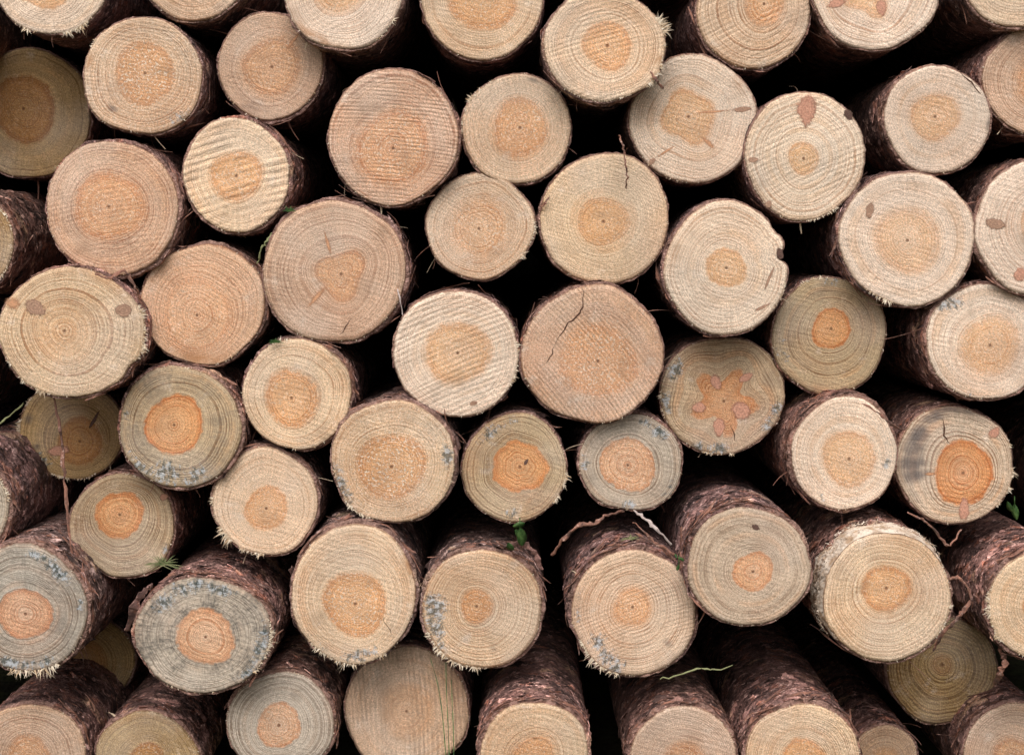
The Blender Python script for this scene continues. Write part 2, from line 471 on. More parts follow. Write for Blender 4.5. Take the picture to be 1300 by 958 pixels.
def bank():  # added slope, unseen behind the logs, keeps light out of the gaps
    n, m = 40, 18
    v, f = [], []
    for j in range(m):
        for i in range(n):
            x = -4 + 8 * i / (n - 1); s = j / (m - 1)
            v.append((x, 2.12 + 0.9 * s * s + 3 * max(0, s - 0.8), GROUND_Z - 0.05 + 2.3 * min(1, s * 1.2)))
    v = np.array(v)
    v[:, 1] += 0.08 * (fbm(v * 3, 9, 3) - 0.5)
    f = [(j * n + i, j * n + i + 1, (j + 1) * n + i + 1, (j + 1) * n + i) for j in range(m - 1) for i in range(n - 1)]
    return mesh_np("light_block_bank", v, f, SOIL)
tag(link("light_block_bank", bank()), "added soil slope, unseen behind the log pile, closing its gaps to light", None, None, 'structure')

# ------------------------------------------------------------------ bark flakes (shared shapes)
def flake_mesh(i):
    rr = random.Random(100 + i)
    n = 12
    asp = rr.uniform(0.30, 0.75)
    top, bot = [], []
    for k in range(n):
        a = 2 * math.pi * k / n
        r = rr.uniform(0.50, 1.15)
        x, y = r * math.cos(a), r * math.sin(a) * asp
        z = -0.09 * x * x + rr.uniform(-0.02, 0.05)
        top.append((x * 0.97, y * 0.97, z + 0.035)); bot.append((x, y, z - 0.015))
    v = [(0.1, 0, 0.05)] + top + bot
    f = [(0, 1 + k, 1 + (k + 1) % n) for k in range(n)]
    f += [(1 + k, 1 + n + k, 1 + n + (k + 1) % n, 1 + (k + 1) % n) for k in range(n)]
    return np.array(v), f
FLAKES = [flake_mesh(i) for i in range(10)]
FLAKE_ME = {k: [mesh_np("bark_flake", v, f, m, smooth=False) for v, f in FLAKES] for k, m in FLAKES_M.items()}

# ------------------------------------------------------------------ one log
TONES = {   # sapwood, its ring lines, heartwood, its ring lines (colours of the wood itself)
    'plain': ((228, 198, 165), (178, 134, 100), (224, 174, 128), (194, 128, 80)),
    'pale':  ((238, 214, 188), (196, 156, 126), (230, 186, 142), (204, 144, 98)),
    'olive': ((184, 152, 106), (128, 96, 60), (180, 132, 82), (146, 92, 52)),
    'pink':  ((214, 174, 143), (170, 120, 90), (222, 172, 130), (190, 122, 80)),
    'grey':  ((208, 192, 170), (140, 120, 100), (222, 178, 140), (190, 130, 90)),
    'orange': ((204, 178, 142), (144, 112, 80), (220, 164, 112), (190, 114, 64)),
    'tan':   ((208, 174, 144), (160, 118, 90), (212, 164, 122), (174, 118, 82)),
}
LOGS = []
def log(label, c, r, heart, y=0.0, tone='plain', rings=20, ringamt=0.8, saw=(75, 0.5, 6.5), grey=0.0, fleck=0.35, bark=4.0,
        stains=(), fringe=(), knots=(), cracks=(), flakes=0, scales=0, tilt=(0, 0), dents=(), lobes=(0, 0, 0), edge=0.7, bare=(),
        heartamt=1.0, hsoft=None, barkv=None, rot=0, rag=4.0, cut=None, group='sawn pine logs in the pile', hi=True):
    LOGS.append(dict(locals()))

NLOG = [0]
def make_log(L):
    NLOG[0] += 1
    sd = NLOG[0]
    rr = random.Random(sd * 31 + 5)
    px, py = L['c']; y0 = L['y']
    P = at(px, py, y0); k = mpp(px, py, y0)
    root = bpy.data.objects.new("pine_log", None)
    COL.objects.link(root)
    root.empty_display_size = 0.05
    root.location = P
    root.rotation_euler = (R(L['tilt'][1]), 0, R(L['tilt'][0]))
    tag(root, L['label'], 'log', L['group'])
    hi = L['hi']
    bv = L['barkv'] or rr.choice(['mauve', 'red', 'mauve', 'brown', 'grey', 'pink'])
    if L['hsoft'] is None:
        L['hsoft'] = 0.06 if L['tone'] in ('orange', 'grey') or not isinstance(L['tone'], str) else rr.uniform(0.12, 0.40)
    nt = 112 if hi else 48
    th = np.arange(nt) * 2 * np.pi / nt
    rx, ry = L['r'][0] * k, L['r'][1] * k
    Rm = (rx + ry) / 2
    tt = th - R(L['rot'])
    Ro = rx * ry / np.sqrt((ry * np.cos(tt)) ** 2 + (rx * np.sin(tt)) ** 2)
    for h in (2, 3, 4, 5, 7):
        Ro = Ro * (1 + rr.uniform(0.2, 1.0) * 0.030 / (h ** 0.6) * np.cos(h * th + rr.uniform(0, 6.28)))
    Ro = Ro * (1 + 0.012 * (fbm(np.stack([np.cos(th) * 9, np.sin(th) * 9, 0 * th + sd], -1), sd, 3) - 0.5) * 2)
    for (da, dw, dd) in L['dents']:
        dlt = (th - R(da) + np.pi) % (2 * np.pi) - np.pi
        Ro = Ro - dd * k * np.exp(-(dlt / R(dw)) ** 2)
    ct, st = np.cos(th), np.sin(th)
    out = np.stack([Ro * ct, Ro * st], -1)
    hc = np.array([(L['heart'][0] - px) * k, -(L['heart'][1] - py) * k])
    hr = L['heart'][2] * k
    nl, la, lp = L['lobes']
    rh = hr * (1 + (la * np.cos(nl * (th - R(lp))) if nl else 0) + 0.05 * np.cos(2 * th + sd) + 0.035 * np.cos(3 * th + sd * 2))
    hb = hc + np.stack([rh * ct, rh * st], -1)
    tH = min(0.85, hr / Rm)
    ni, no = (7, 14) if hi else (3, 5)
    rows, trs, hhs = [], [], []
    for i in range(ni + 1):
        s = max(1e-3, i / ni)
        rows.append(hc + (hb - hc) * s); trs.append(np.full(nt, s * tH)); hhs.append(np.full(nt, s))
    for i in range(1, no + 1):
        s = i / no
        q = hb + (out - hb) * s
        rows.append(q); trs.append(np.full(nt, tH + (1 - tH) * s))
        hhs.append(np.linalg.norm(q - hc, axis=1) / rh)
    XY = np.array(rows); TR = np.array(trs); HH = np.array(hhs)       # rows x nt
    ca, cb = (L['cut'] if L['cut'] else (rr.uniform(-3.0, 3.0), rr.uniform(-3.0, 3.0)))
    def plane(x, z):
        return math.tan(R(ca)) * x + math.tan(R(cb)) * z
    def surf(x, z):
        return float(plane(x, z)) + 0.0016 * float(fbm(np.array([[x * 60, z * 60, sd * 3.3]]), sd, 3)[0] - 0.5)
    pn = np.stack([XY[..., 0] * 60, XY[..., 1] * 60, 0 * XY[..., 0] + sd * 3.3], -1)
    Y = plane(XY[..., 0], XY[..., 1]) + 0.0016 * (fbm(pn, sd, 3) - 0.5)
    Y[-1] += 0.0010 + 0.0016 * fbm(np.stack([ct * 14, st * 14, 0 * th], -1), sd + 4, 2)
    mask = np.zeros((*TR.shape, 4)); mask[..., 3] = 1
    cang = np.degrees(np.arctan2(XY[..., 1], XY[..., 0])); crad = np.linalg.norm(XY, axis=-1) / np.interp((np.arctan2(XY[..., 1], XY[..., 0])) % (2 * np.pi), np.append(th, 2 * np.pi), np.append(Ro, Ro[0]))
    for (sa, sr, wa, wr, ch, am) in L['stains']:
        da = (cang - sa + 180) % 360 - 180
        mask[..., ch] = np.maximum(mask[..., ch], am * np.exp(-(da / (wa * (1.5 if ch == 0 else 1.15))) ** 2 - ((crad - sr) / (wr * (1.5 if ch == 0 else 1.15))) ** 2))
    tone = TONES[L['tone']] if isinstance(L['tone'], str) else L['tone']
    jit = [rr.uniform(0.93, 1.07), rr.uniform(0.97, 1.06)]
    def tc(c):
        l = lin(c); return (l[0] * jit[0], l[1] * jit[0], l[2] * jit[0] * jit[1])
    sa, sm_, ssp = L['saw']
    mat = wood_mat({"Sap": tc(tone[0]), "SapLine": tc(tone[1]), "Heart": tc(tone[2]), "HeartLine": tc(tone[3]), "Rings": L['rings'] * 1.18,
                    "RingAmt": L['ringamt'], "SawX": math.cos(R(sa)), "SawZ": math.sin(R(sa)), "SawAmt": sm_, "SawFreq": 2 * math.pi / (ssp * S),
                    "Grey": L['grey'], "Fleck": L['fleck'], "HeartAmt": L['heartamt'] , "HSoft": L['hsoft'], "Edge": L['edge'], "Seed": sd * 3.7})
    def sheet(name, i0, i1, parent, skirt=False):
        xy, yy, t, h, mk = XY[i0:i1], Y[i0:i1], TR[i0:i1], HH[i0:i1], mask[i0:i1]
        if skirt:
            e = XY[-1]
            ex = np.stack([e * 0.998, e * 0.992]); xy = np.concatenate([xy, ex])
            yy = np.concatenate([yy, [Y[-1] + 0.006, Y[-1] + 0.14]])
            t = np.concatenate([t, np.full((2, nt), 0.90)]); h = np.concatenate([h, h[-1:], h[-1:]])
            mk = np.concatenate([mk, mk[-1:] * 0.3, mk[-1:] * 0])
        n = len(xy)
        v = np.stack([xy[..., 0], yy, xy[..., 1]], -1).reshape(-1, 3)
        f = [(j * nt + i, j * nt + (i + 1) % nt, (j + 1) * nt + (i + 1) % nt, (j + 1) * nt + i) for j in range(n - 1) for i in range(nt)]
        if i0 == 0:
            f.append(tuple(reversed(range(nt))))
        me = mesh_np(name, v, f, mat)
        fp = v.copy()
        if skirt:
            fp[:, 1] = v[:, 1] * 0.3
        fp[:, 1] += sd * 1.7
        attr(me, "fp", 'FLOAT_VECTOR', fp)
        pvv = v.copy(); pvv[:, 0] -= hc[0]; pvv[:, 2] -= hc[1]; pvv[:, 1] = 0
        attr(me, "pv", 'FLOAT_VECTOR', pvv)
        attr(me, "tr", 'FLOAT', t.ravel()); attr(me, "hh", 'FLOAT', h.ravel())
        attr(me, "sm", 'FLOAT_COLOR', mk.reshape(-1, 4))
        return link(name, me, parent)
    face = sheet("cut_face", ni, ni + no + 1, root, True)
    sheet("heartwood", 0, ni + 1, face)
    # bark sleeve
    nb = nt
    ys = [0.0, 0.0, 0.002, 0.005, 0.008, 0.012, 0.016, 0.02, 0.025, 0.03, 0.036, 0.042, 0.049, 0.056, 0.064, 0.072, 0.081, 0.09, 0.1, 0.112, 0.126, 0.142, 0.16, 0.18, 0.21, 0.25, 0.3, 0.5, 0.9, 2.2] if hi else [0, 0, 0.01, 0.03, 0.07, 0.14, 0.3, 2.2]
    bt = L['bark'] * k
    circ = np.stack([ct, st], -1)
    rag = 0.0008 + L['rag'] * 0.001 * np.clip(fbm(np.stack([ct * 5, st * 5, 0 * th + 2.2], -1), sd + 9, 4) * 2.2 - 0.55, 0, 1.3)
    for (b0, b1, bd) in L['bare']:
        mid, half = (b0 + b1) / 2, (b1 - b0) / 2
        dlt = np.abs((np.degrees(th) - mid + 180) % 360 - 180)
        rag = np.maximum(rag, bd * 0.001 * np.clip((half + 8 - dlt) / 16, 0, 1) * (0.6 + 0.7 * fbm(np.stack([ct * 7, st * 7, 0 * th], -1), sd + 2, 3)))
    va = math.atan2(CAM.z - P.z, CAM.x - P.x)
    toward = 0.5 + 0.5 * np.cos(th - va)
    thick = bt * (0.10 + 0.75 * fbm(np.stack([ct * 3, st * 3, 0 * th + 7.7], -1), sd + 12, 3)) * (0.35 + 0.65 * toward)
    base = plane(out[:, 0], out[:, 1])
    V = []
    for j, yy in enumerate(ys):
        rad = Ro * 0.996 if j == 0 else Ro + thick
        yv = base + rag + yy
        if yy > 0.3: yv = base * 0 + yy
        pp = np.stack([ct * Rm * 55, np.full(nt, yy * 45), st * Rm * 55], -1)
        dsp = 0 if j == 0 else bt * 0.7 * (fbm(pp, sd + 21, 3, 0.6) - 0.40) + (0.0024 if j > 1 else 0.0008) * (np.mod(fbm(pp * 1.3, sd + 22, 3) * 7, 1) - 0.5)
        if j == 0: yv = yv + 0.001
        fl = 1 + 0.02 * min(1, yy)
        rad = rad * fl + dsp
        V.append(np.stack([rad * ct, yv, rad * st], -1))
    V = np.array(V).reshape(-1, 3)
    nr = len(ys)
    F = [(j * nb + i, j * nb + (i + 1) % nb, (j + 1) * nb + (i + 1) % nb, (j + 1) * nb + i) for j in range(nr - 1) for i in range(nb)]
    F.append(tuple((nr - 1) * nb + i for i in range(nb)))
    link("bark", mesh_np("bark", V, F, BARK[bv]), root)
    if not hi:
        return root
    def radius_at(a):
        return float(np.interp(a % (2 * math.pi), np.append(th, 2 * np.pi), np.append(Ro, Ro[0])))
    def thick_at(a):
        return float(np.interp(a % (2 * math.pi), np.append(th, 2 * np.pi), np.append(thick, thick[0])))
    def rag_at(a):
        return float(np.interp(a % (2 * math.pi), np.append(th, 2 * np.pi), np.append(rag, rag[0])))
    # debarked shaving band
    for (b0, b1, bd) in L['bare']:
        nn, mm = 90, 12
        vv, ff = [], []
        for j in range(mm):
            for i in range(nn):
                s_ = i / (nn - 1)
                a = R(b0 + (b1 - b0) * s_); q = radius_at(a)
                env = math.sin(math.pi * s_) ** 0.35
                wv = 0.65 + 0.6 * math.sin(5.0 * s_ + 1.0) ** 2
                yy = 0.0015 + bd * 0.001 * wv * j / (mm - 1) * env
                q2 = q + 0.0004 + bt * 0.55 * min(1, j / 3.0) * env * (0.6 + 0.5 * math.sin(17 * s_) ** 2) + rr.uniform(-0.0009, 0.0011) * min(1, j)
                vv.append((q2 * math.cos(a), float(plane(q * math.cos(a), q * math.sin(a))) + yy + rr.uniform(-0.0012, 0.0012), q2 * math.sin(a)))
        ff = [(j * nn + i, j * nn + i + 1, (j + 1) * nn + i + 1, (j + 1) * nn + i) for j in range(mm - 1) for i in range(nn - 1)]
        for _ in range(420):                         # torn fibres standing off the band
            a = R(rr.uniform(b0 + 4, b1 - 4)); yy = bd * 0.001 * rr.random() ** 0.8
            q = radius_at(a) + bt * 0.55
            p = Vector((q * math.cos(a), float(plane(q * math.cos(a), q * math.sin(a))) + yy, q * math.sin(a)))
            nr_ = Vector((math.cos(a), 0, math.sin(a))); tg = Vector((-math.sin(a), 0, math.cos(a)))
            d = (tg * rr.gauss(0, 1) + Vector((0, rr.gauss(0, .7), 0)) + nr_ * rr.uniform(.05, .45)).normalized()
            ln = rr.uniform(0.003, 0.010); w = rr.uniform(0.0004, 0.0013)
            sdv = d.cross(nr_).normalized() * w
            b_ = len(vv)
            for q_ in (p - sdv, p + sdv, p + nr_ * w, p + d * ln):
                vv.append(tuple(q_))
            ff += [(b_, b_ + 1, b_ + 3), (b_ + 1, b_ + 2, b_ + 3), (b_ + 2, b_, b_ + 3)]
        o = link("bare_band", mesh_np("bare_band", vv, ff, BARE, smooth=False), root)
        o['label'] = "pale shaved band where the bark is torn off"
    # knots
    for (kx, ky, a, b, ro, kind, point) in L['knots']:
        cx, cz = (kx - px) * k, -(ky - py) * k
        n = 22; nn = 5
        vv, kr = [], []
        yb = float(plane(cx, cz))
        for j in range(nn + 1):
            s = min(1, j / (nn - 1))
            for i in range(n):
                t_ = 2 * math.pi * i / n
                w = 1 - point * max(0, math.cos(t_)) * 0.75
                lx, lz = a * k * math.cos(t_) * s, b * k * math.sin(t_) * s * w * (1 + 0.08 * math.sin(3 * t_ + kx))
                x = cx + lx * math.cos(R(ro)) - lz * math.sin(R(ro)); z = cz + lx * math.sin(R(ro)) + lz * math.cos(R(ro))
                vv.append((x, surf(x, z) - 0.00035 if j < nn else surf(x, z) + 0.0006, z)); kr.append(s)
        ff = [(j * n + i, j * n + (i + 1) % n, (j + 1) * n + (i + 1) % n, (j + 1) * n + i) for j in range(nn) for i in range(n)]
        me = mesh_np("knot", vv, ff, KNOT[kind]); attr(me, "kr", 'FLOAT', kr)
        link("knot", me, face)
    # drying cracks: flat dark ribbons, the shade of their depth put into the colour
    for pts, w in L['cracks']:
        vv, ff = [], []
        n = len(pts)
        q = []
        for i in range(n - 1):                       # finer, jittered
            for s in (0, 0.33, 0.66):
                q.append((pts[i][0] + (pts[i + 1][0] - pts[i][0]) * s + rr.uniform(-1.3, 1.3), pts[i][1] + (pts[i + 1][1] - pts[i][1]) * s + rr.uniform(-1.3, 1.3)))
        q.append(pts[-1]); n = len(q)
        for i, (x_, y_) in enumerate(q):
            a_, b_ = q[max(0, i - 1)], q[min(n - 1, i + 1)]
            dx, dy = b_[0] - a_[0], b_[1] - a_[1]; l = math.hypot(dx, dy) or 1
            ww = w * 0.5 * math.sin(math.pi * (0.08 + 0.88 * i / (n - 1))) * rr.uniform(0.6, 1.2)
            for sg in (-1, 1):
                X_, Z_ = (x_ - dy / l * ww * sg - px) * k, -(y_ + dx / l * ww * sg - py) * k
                vv.append((X_, surf(X_, Z_) - 0.0004, Z_))
        ff = [(2 * i, 2 * i + 1, 2 * i + 3, 2 * i + 2) for i in range(n - 1)]
        link("crack", mesh_np("crack", vv, ff, CRACK), face)
    # torn fibres round the saw edge
    vv, ff = [], []
    def splinter(a, ln, w):
        q = radius_at(a) * rr.uniform(0.985, 1.0)
        x, z = q * math.cos(a), q * math.sin(a)
        yb = float(plane(x, z)) + rr.uniform(-0.0006, 0.0022)
        aa = a + rr.gauss(0, 0.60)
        d = Vector((math.cos(aa), rr.uniform(-0.35, 0.45), math.sin(aa))).normalized()
        t1 = Vector((-math.sin(a), 0, math.cos(a))) * w; t2 = Vector((0, w * 0.7, 0))
        b0 = len(vv)
        p = Vector((x, yb, z)) - d * w
        bend = Vector((rr.uniform(-.2, .2), rr.uniform(-.2, .2), rr.uniform(-.35, .1))) * ln
        for q_ in (p + t1, p - t1, p + t2, p + d * ln * 0.55 + t1 * 0.6 + bend * 0.2, p + d * ln * 0.55 - t1 * 0.6 + bend * 0.2, p + d * ln * 0.55 + t2 * 0.6 + bend * 0.2, p + d * ln + bend):
            vv.append(tuple(q_))
        for f_ in ((0, 1, 4, 3), (1, 2, 5, 4), (2, 0, 3, 5), (3, 4, 6), (4, 5, 6), (5, 3, 6)):
            ff.append(tuple(b0 + i_ for i_ in f_))
    def clump(a):
        return float(np.clip(vnoise(np.array([[math.cos(a) * 7, math.sin(a) * 7, sd * 1.9]]), sd)[0] * 2.6 - 0.75, 0.05, 1.5))
    for _ in range(90):
        a_ = rr.uniform(0, 2 * math.pi)
        if rr.random() < clump(a_ + 2):
            splinter(a_, rr.uniform(0.8, 3.0) * k, rr.uniform(0.3, 0.7) * k)
    for (f0, f1, ln) in L['fringe']:
        nfr = int(abs(f1 - f0) * 1.5)
        for _ in range(nfr):
            s = rr.random()
            env = 0.35 + 0.65 * math.sin(math.pi * s) ** 0.6
            cl = clump(R(f0 + (f1 - f0) * s))
            if rr.random() < cl + 0.15:
                splinter(R(f0 + (f1 - f0) * s), ln * env * cl * rr.uniform(0.25, 1.2) * k, rr.uniform(0.3, 1.3) * k)
    o = link("splinter_fringe", mesh_np("splinter_fringe", vv, ff, FIBRE, smooth=False), root)
    o['kind'] = 'stuff'
    # loose bark scales: the largest as parts, the small ones as one mass
    def spot():
        a = va + rr.gauss(0, 0.85)
        yy = 0.003 + 0.17 * rr.random() ** 1.3
        q = radius_at(a) + thick_at(a) * rr.uniform(0.9, 1.2) + 0.0008
        yb = float(plane(q * math.cos(a), q * math.sin(a))) + rag_at(a) + yy
        nrm = Vector((math.cos(a), 0, math.sin(a))); tan = Vector((-math.sin(a), 0, math.cos(a))); ax = Vector((0, 1, 0))
        M = Matrix((tan, ax, nrm)).transposed()
        if M.determinant() < 0:
            M = Matrix((-tan, ax, nrm)).transposed()
        E = Euler((rr.gauss(0, 0.26) + 0.06, rr.gauss(0, 0.18), rr.gauss(0, 0.5) + (math.pi if rr.random() < .5 else 0))).to_matrix()
        return Vector((q * math.cos(a), yb, q * math.sin(a))), M @ E
    for _ in range(L['flakes']):
        p, M = spot()
        s = rr.uniform(0.007, 0.0150)
        o = link("bark_flake", FLAKE_ME[bv][rr.randrange(len(FLAKES))], root)
        o.matrix_local = Matrix.Translation(p) @ M.to_4x4() @ Matrix.Diagonal((s, s, s * rr.uniform(0.8, 1.5), 1))
    for _ in range(L['flakes'] // 2):
        a0 = va + rr.gauss(0, 0.75); ln = rr.uniform(0.012, 0.036) * (1.8 if rr.random() < .25 else 1); w = rr.uniform(0.0006, 0.0034)
        sg = rr.choice((-1, 1)); n = 8; vv, ff = [], []
        lift = rr.uniform(0.0005, 0.010); y1 = rr.uniform(-0.002, 0.012) + (rr.uniform(0, .06) if rr.random() < .4 else 0); yd = rr.uniform(-0.008, 0.012); tw = rr.uniform(-.8, .8); cv = rr.uniform(-.5, 1.0)
        for i in range(n):
            s_ = i / (n - 1)
            q = radius_at(a0) + thick_at(a0)
            a = a0 + sg * ln * s_ / q
            q = radius_at(a) + thick_at(a) + 0.0008 + lift * s_ ** 2 * (1 - cv * s_)
            p = Vector((q * math.cos(a), float(plane(q * math.cos(a), q * math.sin(a))) + rag_at(a) + y1 + yd * s_ ** 2, q * math.sin(a)))
            nr_ = Vector((math.cos(a), 0, math.sin(a))); t_ = tw * s_ * 2
            sdv = Vector((0, math.cos(t_), 0)) + nr_ * math.sin(t_); nmv = nr_ * math.cos(t_) - Vector((0, math.sin(t_), 0))
            ww = w * (1.1 - 0.8 * s_ ** 2) * rr.uniform(0.6, 1.4)
            vv += [tuple(p - sdv * ww), tuple(p + nmv * 0.0005), tuple(p + sdv * ww), tuple(p - nmv * 0.0004)]
        ff = [(i * 4 + j, i * 4 + (j + 1) % 4, i * 4 + 4 + (j + 1) % 4, i * 4 + 4 + j) for i in range(n - 1) for j in range(4)]
        link("bark_curl", mesh_np("bark_curl", vv, ff, STRIP, smooth=False), root)
    for _ in range(rr.randint(2, 5)):                # shreds of bark hanging in the gaps
        a = R(rr.choice((rr.uniform(195, 345), rr.uniform(10, 170)))); q = radius_at(a) + thick_at(a)
        y1 = rr.uniform(0.004, 0.05)
        p = Vector((q * math.cos(a), float(plane(q * math.cos(a), q * math.sin(a))) + rag_at(a) + y1, q * math.sin(a)))
        nr_ = Vector((math.cos(a), 0, math.sin(a)))
        d = (nr_ * rr.uniform(.4, 1.0) + Vector((rr.gauss(0, .7), rr.gauss(0, .3), rr.gauss(-.35, .5)))).normalized()
        ln = rr.uniform(0.008, 0.030); w = rr.uniform(0.0004, 0.0016); n = 6; vv, ff = [], []
        cv = Vector((rr.gauss(0, .5), rr.gauss(0, .3), rr.uniform(-.9, .1))) * ln
        sdv = d.cross(Vector((rr.gauss(0, 1), rr.gauss(0, 1), rr.gauss(0, 1)))).normalized()
        nmv = d.cross(sdv)
        for i in range(n):
            s_ = i / (n - 1)
            c_ = p - nr_ * 0.001 + d * ln * s_ + cv * s_ * s_
            ww = w * (1.1 - 0.75 * s_) * rr.uniform(0.5, 1.5)
            vv += [tuple(c_ - sdv * ww), tuple(c_ + nmv * 0.0004), tuple(c_ + sdv * ww), tuple(c_ - nmv * 0.0004)]
        ff = [(i * 4 + j, i * 4 + (j + 1) % 4, i * 4 + 4 + (j + 1) % 4, i * 4 + 4 + j) for i in range(n - 1) for j in range(4)]
        link("bark_shred", mesh_np("bark_shred", vv, ff, rr.choice((STRIP, STRIP, FIBRE)), smooth=False), root)
    if L['scales']:
        vv, ff = [], []
        for _ in range(L['scales']):
            p, M = spot()
            s = rr.uniform(0.003, 0.0080)
            fv, fff = FLAKES[rr.randrange(len(FLAKES))]
            b0 = len(vv)
            m3 = np.array(M) * s
            w = fv @ m3.T + np.array(p)
            vv.extend(w.tolist()); ff.extend([tuple(b0 + i_ for i_ in f_) for f_ in fff])
        o = link("bark_scales", mesh_np("bark_scales", vv, ff, FLAKES_M[bv], smooth=False), root)
        o['kind'] = 'stuff'
    return root

# ------------------------------------------------------------------ the logs the photograph shows
D_, B_, O_ = 0, 1, 2      # stain channels: marking dye, black sapstain, resin
# top row
log("cream log end cropped by the top left corner, with a white splintered lower edge", (64, -28), (72, 72), (56, -20, 32), y=-.02, tone='pale', fringe=[(215, 325, 10), (250, 325, 9)], bark=3, saw=(120, .4, 6))
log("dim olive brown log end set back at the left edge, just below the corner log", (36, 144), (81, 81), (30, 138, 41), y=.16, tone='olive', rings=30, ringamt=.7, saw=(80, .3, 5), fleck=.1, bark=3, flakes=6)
log("pale round log end with speckled heart and dark dirt smudge below it, upper left", (181, 97), (76, 74), (184, 93, 38), y=-.02, tone='plain', rings=22, fleck=.75, saw=(80, .6, 5), stains=[(-50, .9, 12, .1, D_, .7), (228, .72, 9, .07, B_, .9), (165, .93, 8, .05, O_, .9)], fringe=[(140, 170, 4)], bark=4, flakes=8)
log("log cropped by the top edge, its shaded bark showing below the end, left part", (245, -46), (73, 72), (245, -45, 34), y=0, tone='plain', saw=(60, .8, 7), bark=5, flakes=12, scales=60, tilt=(-1.5, 0))
log("small log end with wide orange heart and purple brown bark rim, near the top left", (343, 84), (66, 68), (345, 85, 37), y=.02, tone='tan', rings=17, ringamt=.7, bark=6, flakes=10, scales=40, stains=[(245, .85, 35, .16, B_, .55)], knots=[(373, 52, 20, 3, 52, 'tan', .7)])
log("pale log cropped by the top edge with orange torn bark along its lower left edge", (436, -16), (77, 78), (430, -14, 30), y=-.03, tone='pale', rings=19, saw=(115, .5, 7), fringe=[(150, 200, 5), (300, 330, 8)], stains=[(240, .93, 25, .07, O_, 1)], bark=5, flakes=14, scales=60)
log("smooth tan log cropped by the top edge, left of the white splintered log", (612, 0), (76, 76), (612, -2, 41), y=.0, tone='plain', rings=22, ringamt=.6, fleck=.5, bark=4, flakes=8)
log("pale log at the top centre with long white splinters on its right edge", (767, 59), (77, 70), (771, 58, 30), y=-.05, tone='plain', rings=17, ringamt=.9, saw=(105, .7, 6), fringe=[(-42, 44, 17), (-35, 40, 15), (-15, 25, 20), (230, 300, 4)], stains=[(-12, .9, 7, .08, O_, 1)], bark=4, flakes=6)
log("log cropped by the top edge with a small orange heart and reddish ring band", (957, 14), (72, 73), (970, 5, 25), y=.0, tone='plain', rings=16, ringamt=1.0, saw=(115, .8, 6.5), bark=5, flakes=10, scales=50)
log("pale log cropped by the top edge with red knot wedges in its heart", (1111, -17), (81, 80), (1105, -12, 30), y=-.01, tone='pale', rings=20, knots=[(1062, 4, 14, 7, 200, 'red', .5), (1119, 10, 13, 8, -90, 'red', .4)], lobes=(4, .2, 20), bark=5, flakes=12, scales=60)
log("log cropped by the top right corner, only its yellowish lower edge showing", (1292, -41), (74, 76), (1292, -40, 30), y=-.03, tone='plain', rings=18, bark=5, flakes=8, scales=40)
log("cream log end with plain orange heart standing alone in a wide dark gap, upper right", (1190, 152), (67, 68), (1187, 148, 30), y=-.03, tone='pale', rings=22, ringamt=.6, bark=6, flakes=16, scales=70, stains=[(-5, .96, 10, .05, B_, .8)], cracks=[([(1216, 92), (1232, 106), (1246, 122)], 1.6)])
log("tan log cut by the right edge, directly under the top right corner log", (1318, 103), (70, 69), (1322, 103, 30), y=-.01, tone='tan', rings=22, bark=5, flakes=8, scales=30)
log("whitish log end with thin radiating knot traces from its heart, right of top centre", (880, 152), (81, 80), (874, 148, 33), y=.0, tone='pale', rings=20, ringamt=.6, knots=[(942, 139, 14, 4, 5, 'brown', .3), (905, 142, 26, 2.2, 4, 'tan', .6), (899, 181, 14, 4, 138, 'tan', .6), (846, 192, 17, 2.0, 32, 'tan', .6), (828, 205, 7, 4, 230, 'brown', .3)], lobes=(4, .10, 20), stains=[(170, .75, 14, .14, O_, .55), (35, .95, 10, .08, O_, .7)], fringe=[(60, 130, 3)], bark=3)
log("palest log end with a pink leaf shaped knot above its tiny heart", (1022, 198), (77, 81), (1020, 201, 19), y=-.02, tone='pale', rings=19, saw=(115, .8, 6.5), knots=[(1024, 141, 24, 15, -92, 'red', .75), (1077, 146, 9, 6, -60, 'dark', .3), (976, 259, 6, 5, 60, 'brown', .2), (956, 203, 8, 4, 0, 'brown', .2)], fringe=[(265, 310, 5)], bark=3, flakes=4)
# second band
log("golden tan round log end with splintered upper left edge and wide speckled heart", (656, 164), (70, 69), (660, 162, 34), y=-.01, tone='plain', rings=19, fleck=.5, saw=(10, .5, 5), fringe=[(115, 185, 8), (110, 170, 6)], stains=[(70, .93, 14, .06, B_, .6)], bark=4, flakes=4)
log("large log end with fine level saw lines and broad low orange heart, upper left", (499, 174), (82, 86), (499, 188, 46), y=-.03, tone='pink', rings=22, ringamt=.75, saw=(85, .9, 5), fleck=.5, bark=5, flakes=22, scales=70, stains=[(55, .8, 9, .12, D_, .35)])
log("log end crossed by strong slanting saw ridges, with pink bark on its right side", (300, 222), (67, 72), (300, 223, 31), y=-.02, tone='plain', rings=15, ringamt=.6, saw=(106, 1.7, 9), fleck=.5, barkv='pink', bark=8, flakes=30, scales=110, fringe=[(60, 110, 5)], rag=5)
log("large log end with flaky pink bark rim on its upper right, left side second row", (142, 264), (85, 86), (138, 262, 43), y=-.03, tone='pink', rings=22, ringamt=.8, barkv='pink', bark=8, flakes=36, scales=120, saw=(100, .5, 6), rag=6, tilt=(-1.5, 0))
log("log cut by the left edge showing mostly dark bark, above the big knotted end", (-46, 306), (63, 66), (-46, 306, 28), y=-.02, tone='olive', bark=7, flakes=34, scales=120, fringe=[(-60, 60, 4)], tilt=(-2, 0))
